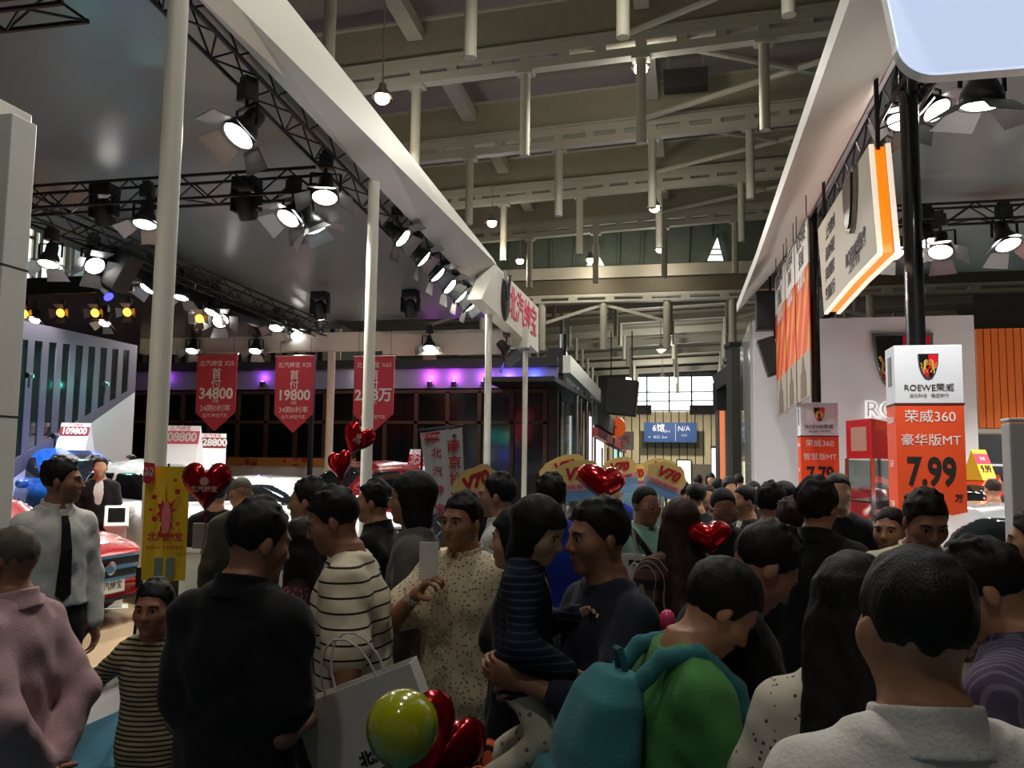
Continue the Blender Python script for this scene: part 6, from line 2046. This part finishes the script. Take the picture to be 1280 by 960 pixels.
# --- left foreground
person('man in a pale pink shirt with thin grey hair, hands behind back, at left border', 14, 656, 2.5, 82, shirt(D_PINK, fit=.02), TB, ('thin', M_HAIRG), M_SKIN2, arms={'r': 'back', 'l': 'back'}, build=1.0)
person('young man in white shirt and black necktie standing before the red car', 80, 572, 4.3, -128, shirt(D_WHITE, fit=.012, hem=.545, tie=M_TIE), TB, ('short', M_HAIR), M_SKIN2, head=(52, 0, 0))
person('person in a black suit jacket over a white top beside the tablet kiosk', 126, 571, 10.0, 205, suit(D_BLACK), TB, ('short', M_HAIR), M_SKIN3, ground=.11)
person('small far person in white shirt behind the white car, left of the column', 163, 568, 14.5, 150, shirt(D_WHITE), TB, ('short', M_HAIR), ground=.11)
person('boy in a striped long-sleeved shirt facing the camera, one arm stretched to the left', 194, 725, 3.1, 180, dict(kind='sweater', m=S_BOY, sleeve=1, hem=.44, fit=.014), dict(m=D_KHAKI), ('short', M_HAIR), M_SKIN2,
       headk=1.22, arms={'r': (.44, .12, .735, .3), 'l': 'down'}, build=.95)
person('broad man in a black polo shirt seen from behind, large at the lower left', 337, 626, 2.3, -18, dict(kind='polo', m=D_BLACK, sleeve=.5, hem=.46, collar=True, fit=.022), TB, ('short', M_HAIR), M_SKIN2, head=(-28, 14, 0), build=1.02, arms={'r': (.12, .22, .60, .9, (.25, -1, -.6)), 'l': (-.12, .22, .60, .9, (-.25, -1, -.6))})
person('grey-haired person in dark clothes bending over behind the broad man in black', 300, 598, 5.4, 30, shirt(D_OLIVE, collar=False), TB, ('thin', M_HAIRG), head=(0, 25, 0))
person('dark-haired person at the counter left of the grey-haired one', 272, 600, 6.2, 10, shirt(D_BLACK, collar=False), TB, ('bun', M_HAIR))
person('woman with long black hair and dark red floral dress beside the striped T-shirt', 376, 648, 3.15, 78, dict(kind='dress', m=S_FLOR, sleeve=.5, hem=.40), dict(kind='skirt', m=S_FLOR), ('long', M_HAIR), gender='f')
person('man with short black hair and beige shirt in profile, behind the floral dress', 386, 597, 3.95, 82, shirt(D_BEIGE, sleeve=.5, collar=False), TR, ('short', M_HAIR), M_SKIN)
person('man in a cream T-shirt with thin dark stripes, looking down to the left', 404, 612, 2.9, 92, tee(S_STRIPE, fit=.024), TR, ('short', M_HAIR), M_SKIN2, head=(0, 14, 0), lean=5, build=1.12, arms={'l': (-.36, .04, .45, .9, (-.6, -.8, 0))})
person('person in a black jacket in profile between the striped T-shirt and the grey jacket', 468, 600, 4.25, 80, shirt(D_BLACK), TB, ('short', M_HAIR))
person('slim person with glasses and bowl haircut in a long grey jacket', 515, 590, 3.6, 84, dict(kind='coat', m=D_GREY, sleeve=1, hem=.36, open=True, inner=D_WHITE), TB, ('bob', M_HAIR), M_SKIN, glasses=True)
mic = person('man in a dotted light shirt holding a white leaflet before his chin', 578, 616, 3.2, 146, dict(kind='shirt', m=S_DOT, sleeve=.5, hem=.44, collar=True, fit=.022), TR, ('short', M_HAIR), M_SKIN2, build=1.15,
             arms={'r': (.03, .27, .775, .9, (.9, -.1, -.8)), 'l': 'down'})
person('man with black hair and white shirt in profile behind the man with the leaflet', 622, 592, 4.3, 76, shirt(D_WHITE, sleeve=.5), TR, ('short', M_HAIR))
person('person in a bright blue jacket seen from behind, left of the shiny balloon', 688, 592, 4.1, 10, shirt(D_BLUE, collar=False, fit=.03), TB, ('short', M_HAIR))
person('woman with bobbed black hair in profile to the left, behind the carried child', 646, 634, 2.85, 74, shirt(D_BLACK), TB, ('bob', M_HAIR), M_SKIN3, gender='f')
dad = person('man with black hair and navy sweater carrying the child, head turned to the left', 744, 622, 2.4, 112, dict(kind='sweater', m=D_NAVY, sleeve=1.5, hem=.46, fit=.016), TB, ('short', M_HAIR), M_SKIN2, head=(-4, 4, 0), build=1.05,
             arms={'l': (-.12, .34, .700, .8, (-.8, -.3, -.8)), 'r': (.05, .30, .665, .8)})
kid = person('small child in a navy striped jacket with pale trousers held on the man\'s arm', 686, 626, 2.27, -96, dict(kind='jacket', m=S_CHILD, sleeve=1, hem=.47, open=.16, inner=D_WHITE, collar=D_WHITE, fit=.02), dict(m=S_LEG, shoe=pattern('child_shoe', (226, 96, 62), (40, 34, 34), 'x', 40, .3)), ('bob', M_HAIR), M_SKIN3,
             ground=.66, headk=1.32, head=(-20, 22, 8), arms={'r': (.20, .22, .56, .5), 'l': (-.10, .26, .68, .5)},
             seated=(lambda sg: (sg * .20, .13, .37), lambda sg: (sg * .20, -.20, .235), (0.3, .5, -.5)))
person('man in a mint green polo shirt and glasses with a dark shoulder strap', 808, 607, 4.6, 205, dict(kind='polo', m=D_MINT, sleeve=.5, hem=.46, collar=True, fit=.022), TB, ('crop', M_HAIR), M_SKIN2, glasses=True, build=1.1)
person('woman with long dark hair in a plaid coat seen from behind', 850, 623, 3.5, 4, dict(kind='coat', m=S_PLAID, sleeve=1, hem=.34, fit=.024), TB, ('long', M_HAIRB), gender='f')
person('man with glasses in a black jacket facing the camera, right of the plaid coat', 905, 611, 4.7, 182, suit(D_BLACK, D_BLACK), TB, ('short', M_HAIR), M_SKIN2, glasses=True, head=(0, 12, 0))
person('man in black suit with white collar in profile, right of the man with glasses', 930, 606, 5.6, 100, suit(), TB, ('short', M_HAIR))
# --- far crowd in the aisle
FAR = [(868, 603, 7.2, 30, D_SUIT, 'dark-suited visitor in the far aisle with white collar, left of the man with glasses', 'short'),
       (884, 606, 8.4, 170, D_GREY, 'grey-clad visitor facing the camera in the far aisle behind the plaid coat', 'short'),
       (854, 601, 9.5, 0, D_BLACK, 'black-clad visitor walking away far behind the plaid coat', 'short'),
       (896, 597, 11.5, 10, D_NAVY, 'navy-clad visitor walking away, deep in the far aisle', 'short'),
       (912, 596, 10.2, 185, D_WHITE, 'white-clad visitor facing the camera, deep in the far aisle', 'bob'),
       (872, 593, 14, 0, D_OLIVE, 'olive-clad visitor walking away, near the end of the aisle', 'short'),
       (888, 591, 16, 180, D_RED, 'small far visitor in dark red, near the end of the aisle', 'bob'),
       (942, 601, 8.2, 200, D_DARK, 'brown-clad visitor by the white corner right of the aisle', 'short'),
       (838, 597, 12.5, 90, D_BEIGE, 'beige-clad visitor in profile far behind the yellow placards', 'short'),
       (770, 600, 9.0, 150, D_BLUE, 'blue-clad visitor under the small yellow placards', 'short'),
       (735, 604, 8.0, 20, D_BLACK, 'black-clad visitor behind the big front yellow placard', 'short'),
       (605, 590, 8.0, 40, D_BLACK, 'black-clad visitor far behind the tilted yellow placard on the left', 'short'),
       (923, 592, 13.5, 0, D_BLACK, 'black-clad visitor deep in the aisle beside the orange strip', 'short')]
for x, y, d, fc, m, lb, hs in FAR:
    person(lb, x, y, d, fc, shirt(m), TB, (hs, M_HAIR), arms={'l': 'down', 'r': 'hip' if int(x) % 2 else 'down'})
# --- right side
person('dark-clad man with short hair in profile to the right before the white corner', 966, 603, 4.4, -62, shirt(D_BLACK), TB, ('short', M_HAIR))
person('second dark-clad man in profile to the right, behind the curly-haired man', 982, 601, 5.3, -72, suit(), TB, ('short', M_HAIR))
person('person in an olive hooded jacket seen from behind, left of the curly-haired man', 988, 622, 3.9, 10, shirt(D_OLIVE, collar=False, fit=.03), TB, ('short', M_HAIRB))
person('tousle-haired man in a black jacket seen from behind with head turned right', 1022, 598, 3.55, -32, shirt(D_BLACK, fit=.025), TB, ('curly', M_HAIR), head=(-15, 0, 0))
person('young man in a black coat facing the camera under the small price column', 1047, 591, 5.0, 172, dict(kind='coat', m=D_BLACK, sleeve=1, hem=.38, open=True, inner=D_BLACK, collar=True), TB, ('short', M_HAIR), M_SKIN3, arms={'l': 'hip', 'r': 'hip'})
person('man with grey-black hair looking left at the foot of the big price column', 1112, 633, 3.7, 138, shirt(D_DARK, collar=False), TB, ('crop', M_HAIR), M_SKIN)
person('man with a round head in a cream shirt looking down before the big price column', 1162, 616, 3.0, 176, shirt(D_CREAM, sleeve=.5, fit=.025), TR, ('short', M_HAIR), M_SKIN2, head=(0, 22, 0), build=1.2, arms={'l': 'front', 'r': 'front'})
person('man in a black suit seen from behind at the red car, left of two', 1240, 598, 9.4, 0, suit(), TB, ('crop', M_HAIRB), ground=.0)
person('man in a black suit and white collar at the red car, right of two', 1259, 588, 9.6, 30, suit(), TB, ('short', M_HAIR), ground=.0)
person('person in dark red clothes at the right border behind the striped shirt', 1290, 640, 3.1, 60, shirt(D_RED, collar=False), TB, ('short', M_HAIR))
stoop = person('stooping man in dark clothes looking down at his phone, face to the right', 990, 668, 2.15, -82, shirt(D_BLACK, fit=.02), TB, ('short', M_HAIR), M_SKIN2, head=(0, 30, 0), lean=12, arms={'r': (.10, .36, .665, 1.0), 'l': (-.10, .34, .66, 1.0)})
green = person('woman with short black hair in a green top looking down at her phone', 938, 716, 1.93, -78, dict(kind='sweater', m=D_GREEN, sleeve=1, hem=.46, fit=.016), TR, ('pixie', M_HAIR), M_SKIN, gender='f', head=(-6, 34, 0), lean=8,
               arms={'r': (.06, .33, .655, 1.0), 'l': (-.05, .34, .66, 1.0)})
person('woman with very long straight black hair and a white floral blouse', 1072, 694, 1.66, -30, dict(kind='shirt', m=S_FLOR2, sleeve=.5, hem=.45, fit=.015), TB, ('long', M_HAIR), M_SKIN3, gender='f', head=(-8, 12, 0), arms={'r': 'hip', 'l': 'hip'})
person('man in a white polo shirt seen from close behind, largest head in the foreground', 1140, 680, 1.15, -2, dict(kind='polo', m=D_WHITE, sleeve=.5, hem=.46, collar=True, fit=.02), TR, ('crop', M_HAIR), M_SKIN, arms={'r': 'hip', 'l': 'hip'}, build=1.08)
person('man in a purple-grey pinstriped shirt with bent head at the right border', 1200, 680, 1.9, 48, shirt(S_PIN, fit=.022), TB, ('short', M_HAIR), M_SKIN, head=(10, 26, 0), build=1.12)


# ================================================================== things the visitors carry
def frame_of(info, lp, name, label, cat, rz_=0.0):
    p = to_world(info, lp)
    return empty(name, p, info['yaw'] + rz_, label, cat)


# teal backpack
T, s = green['T'], green['s']
bp_o = frame_of(green, (0, 0, 0), 'backpack', 'teal cloth backpack worn on the back of the woman in green', 'backpack')
M_TEAL = cloth('teal', (56, 118, 124)); M_TEALD = cloth('teal_dark', (40, 92, 100))
ctr = T(0, -.225, .66)
f = Field()
f.loft(ctr, green['Rt'], [(-.22 * s, 0, .0, .135, .075), (-.12 * s, 0, 0, .165, .098), (.06 * s, 0, .005, .160, .090), (.19 * s, 0, .02, .135, .070), (.25 * s, 0, .035, .085, .045)], k=.03, e=2.8)
f.func(lambda X, Y, Z: .005 * noise3(X, Y, Z, 22), 'add')
v_, q_ = f.mesh(.011); link('bag_body', mesh_np('bag_body', v_, q_, M_TEAL), bp_o)
f = Field(); f.loft(T(0, -.325, .605), green['Rt'], [(-.11 * s, 0, 0, .11, .035), (0, 0, -.005, .125, .05), (.09 * s, 0, .01, .11, .030)], k=.02, e=2.8)
v_, q_ = f.mesh(.010); link('front_pocket', mesh_np('front_pocket', v_, q_, M_TEALD), bp_o)
for sg in (-1, 1):
    pts = [T(sg * .075, -.17, .785), T(sg * .085, -.10, .838), T(sg * .095, -.01, .852), T(sg * .105, .10, .810), T(sg * .12, .155, .74), T(sg * .15, .12, .66), T(sg * .165, -.02, .60), T(sg * .12, -.19, .575)]
    pts = [Vector(p) for p in pts]
    dense = []
    for i in range(len(pts) - 1):
        for t in (0, .5): dense.append(pts[i].lerp(pts[i + 1], t))
    dense.append(pts[-1])
    f = Field()
    for a, b in zip(dense[:-1], dense[1:]): f.cap(a, b, .022, .022, k=.012)
    f2 = f.mesh(.009); link('shoulder_strap', mesh_np('shoulder_strap', f2[0], f2[1], M_TEAL), bp_o)
MB().path([Vector(T(-.03, -.17, .80)), Vector(T(-.02, -.19, .835)), Vector(T(.02, -.19, .835)), Vector(T(.03, -.17, .80))], .009, 6).build('handle', M_TEALD, bp_o, smooth=True)
MB().path([Vector(T(-.14, -.27, .62)), Vector(T(-.12, -.33, .60)), Vector(T(-.10, -.36, .52)), Vector(T(-.11, -.33, .47))], .010, 6).build('dark_strap', D_BLACK, bp_o, smooth=True)


def phone(p, yaw, pitch, label, lit):
    o = empty('smartphone', p, 0, label, 'phone', rot=(R(pitch), 0, yaw))
    MB().box((0, 0, 0), (.072, .009, .145)).build('body', mat('phone_dark', (30, 30, 32), .3), o, bevel=.004)
    MB().box((0, -.005, 0), (.064, .002, .128)).build('screen', mat('phone_screen_%d' % lit, (150, 170, 190) if lit else (20, 22, 26), .1, emit=.5 if lit else 0), o)


def hand_mid(info, side):
    S, E, Wp, fd, sg, curl = info['ARM'][side]
    return np.array(Wp) + np.array(fd) * .085


phone(to_world(green, (hand_mid(green, 'r') + hand_mid(green, 'l')) / 2 + np.array([0, .02, .045])), green['yaw'], -40, 'smartphone in the hands of the woman in green', 0)
phone(to_world(stoop, (hand_mid(stoop, 'r') + hand_mid(stoop, 'l')) / 2 + np.array([0, .02, .045])), stoop['yaw'], -45, 'lit smartphone in the hands of the stooping man', 1)

# leaflet and watch
hp_ = hand_mid(mic, 'r')
o = frame_of(mic, hp_ + np.array([.0, .0, .075]), 'leaflet', 'white folded leaflet with print held up by the man in the dotted shirt', 'paper', .5)
MB().box((0, 0, 0), (.075, .004, .15)).box((.004, -.012, 0), (.075, .003, .15), Matrix.Rotation(.25, 3, 'Z')).build('folded_sheet', mat('paper_white', (226, 222, 216), .7), o)
S, E, Wp, fd, sg, curl = mic['ARM']['r']
wp_ = Vector(np.array(Wp) - np.array(fd) * .045)
wt_ = MB().tube(wp_ - Vector(fd) * .012, wp_ + Vector(fd) * .012, .034, n=16).build('watch_strap', mat('strap_white', (196, 190, 178), .4), mic['root'])
MB().lathe([(0, 0), (.017, 0), (.017, .008), (0, .009)], 14, Matrix.Translation(wp_ + Vector((0, .036, 0)).normalized() * .034) @ Matrix.Rotation(R(-90), 4, 'X')).build('watch_face', M_CHROME, wt_)


# shopping bags
def paper_bag(px, py, d, wd, ht, dp, yaw, roll, m, label, print_=None, handles=True, name='shopping_bag'):
    p = atd(px, py, d)
    o = empty(name, p, 0, label, 'bag', rot=(0, R(roll), yaw))
    bag = MB(); t = .004
    for c, sz in (((0, -dp / 2, 0), (wd, t, ht)), ((0, dp / 2, 0), (wd, t, ht)), ((-wd / 2, 0, 0), (t, dp, ht)), ((wd / 2, 0, 0), (t, dp, ht)), ((0, 0, -ht / 2), (wd, dp, t))): bag.box(c, sz)
    b = bag.build('paper_body', m, o)
    if handles:
        for y in (-dp / 2, dp / 2):
            MB().path([Vector((wd * .22 * math.cos(a), y, ht / 2 - .03 + (.02 + .16 * math.sin(a)))) for a in np.linspace(0, math.pi, 9)], .004, 6).build('cord_handle', mat('cord_white', (200, 196, 190), .7), o)
    if print_:
        for s_, x, z, sz, bo in print_: text(o, s_, sz, (x, -dp / 2 - .004, z), M_TXTK, bold=bo)
    return o


WB = mat('bag_white', (206, 202, 194), .6, bump=.05, bscale=5)
paper_bag(466, 915, 2.75, .40, .33, .10, CYAW - .1, -22, WB, 'large white paper bag carried tilted by the man in the striped T-shirt', [('北汽绅宝', .04, -.06, .045, .002), ('BEIJING', .04, -.11, .03, .001)])
paper_bag(783, 722, 4.4, .17, .24, .07, CYAW, 3, WB, 'white paper bag with small black print left of the plaid coat', [('荣威', .03, .08, .03, .001), ('ROEWE', -.02, 0, .02, .0)])
paper_bag(800, 772, 4.15, .13, .22, .07, CYAW + .2, -4, mat('bag_beige', (186, 172, 146), .7, bump=.1, bscale=20), 'beige cloth bag hanging beside the plaid coat')
q = atd(834, 778, 2.7)
o = empty('pink_balloon', q, 0, 'small bright pink balloon between the plaid coat and the woman in green', 'balloon')
MB().lathe([(0, .04)] + [(.028 * math.sin(t), .04 * math.cos(t)) for t in np.linspace(.3, 2.9, 10)] + [(.004, -.043), (0, -.046)], 16).build('latex_body', mat('balloon_pink', (232, 70, 120), .3, coat=.3), o, smooth=True)
MB().path([(0, 0, -.046), (.01, 0, -.15), (.0, .0, -.30)], .002, 5).build('string', mat('string_white', (200, 196, 190), .7), o)
# shoulder strap bag of the mint polo
for ob in list(COL.objects):
    if ob.get('label', '').startswith('man in a mint green polo'):
        mint = ob
t_ = MB()
pts = [Vector((.13, .02, 1.46)), Vector((.11, .15, 1.36)), Vector((.0, .165, 1.22)), Vector((-.12, .15, 1.05)), Vector((-.20, .05, .95))]
t_.path(pts, .018, 6)
o = empty('shoulder_bag', mint.location, mint.rotation_euler.z, 'dark shoulder bag on a diagonal strap of the man in mint green', 'bag')
t_.build('strap', D_BLACK, o, smooth=True)
MB().box((-.24, .02, .84), (.09, .26, .22)).build('bag_body', D_BLACK, o, bevel=.02)

# ================================================================== lettering to meshes
bpy.context.view_layer.update()
dg = bpy.context.evaluated_depsgraph_get()
for ob in [o for o in COL.objects if o.type == 'FONT']:
    me = bpy.data.meshes.new_from_object(ob.evaluated_get(dg))
    n = bpy.data.objects.new(ob.name + '_mesh', me)
    n.parent = ob.parent; n.matrix_parent_inverse = ob.matrix_parent_inverse.copy()
    n.location, n.rotation_euler, n.scale = ob.location, ob.rotation_euler, ob.scale
    nm = ob.name
    COL.objects.link(n)
    bpy.data.objects.remove(ob)
    n.name = nm
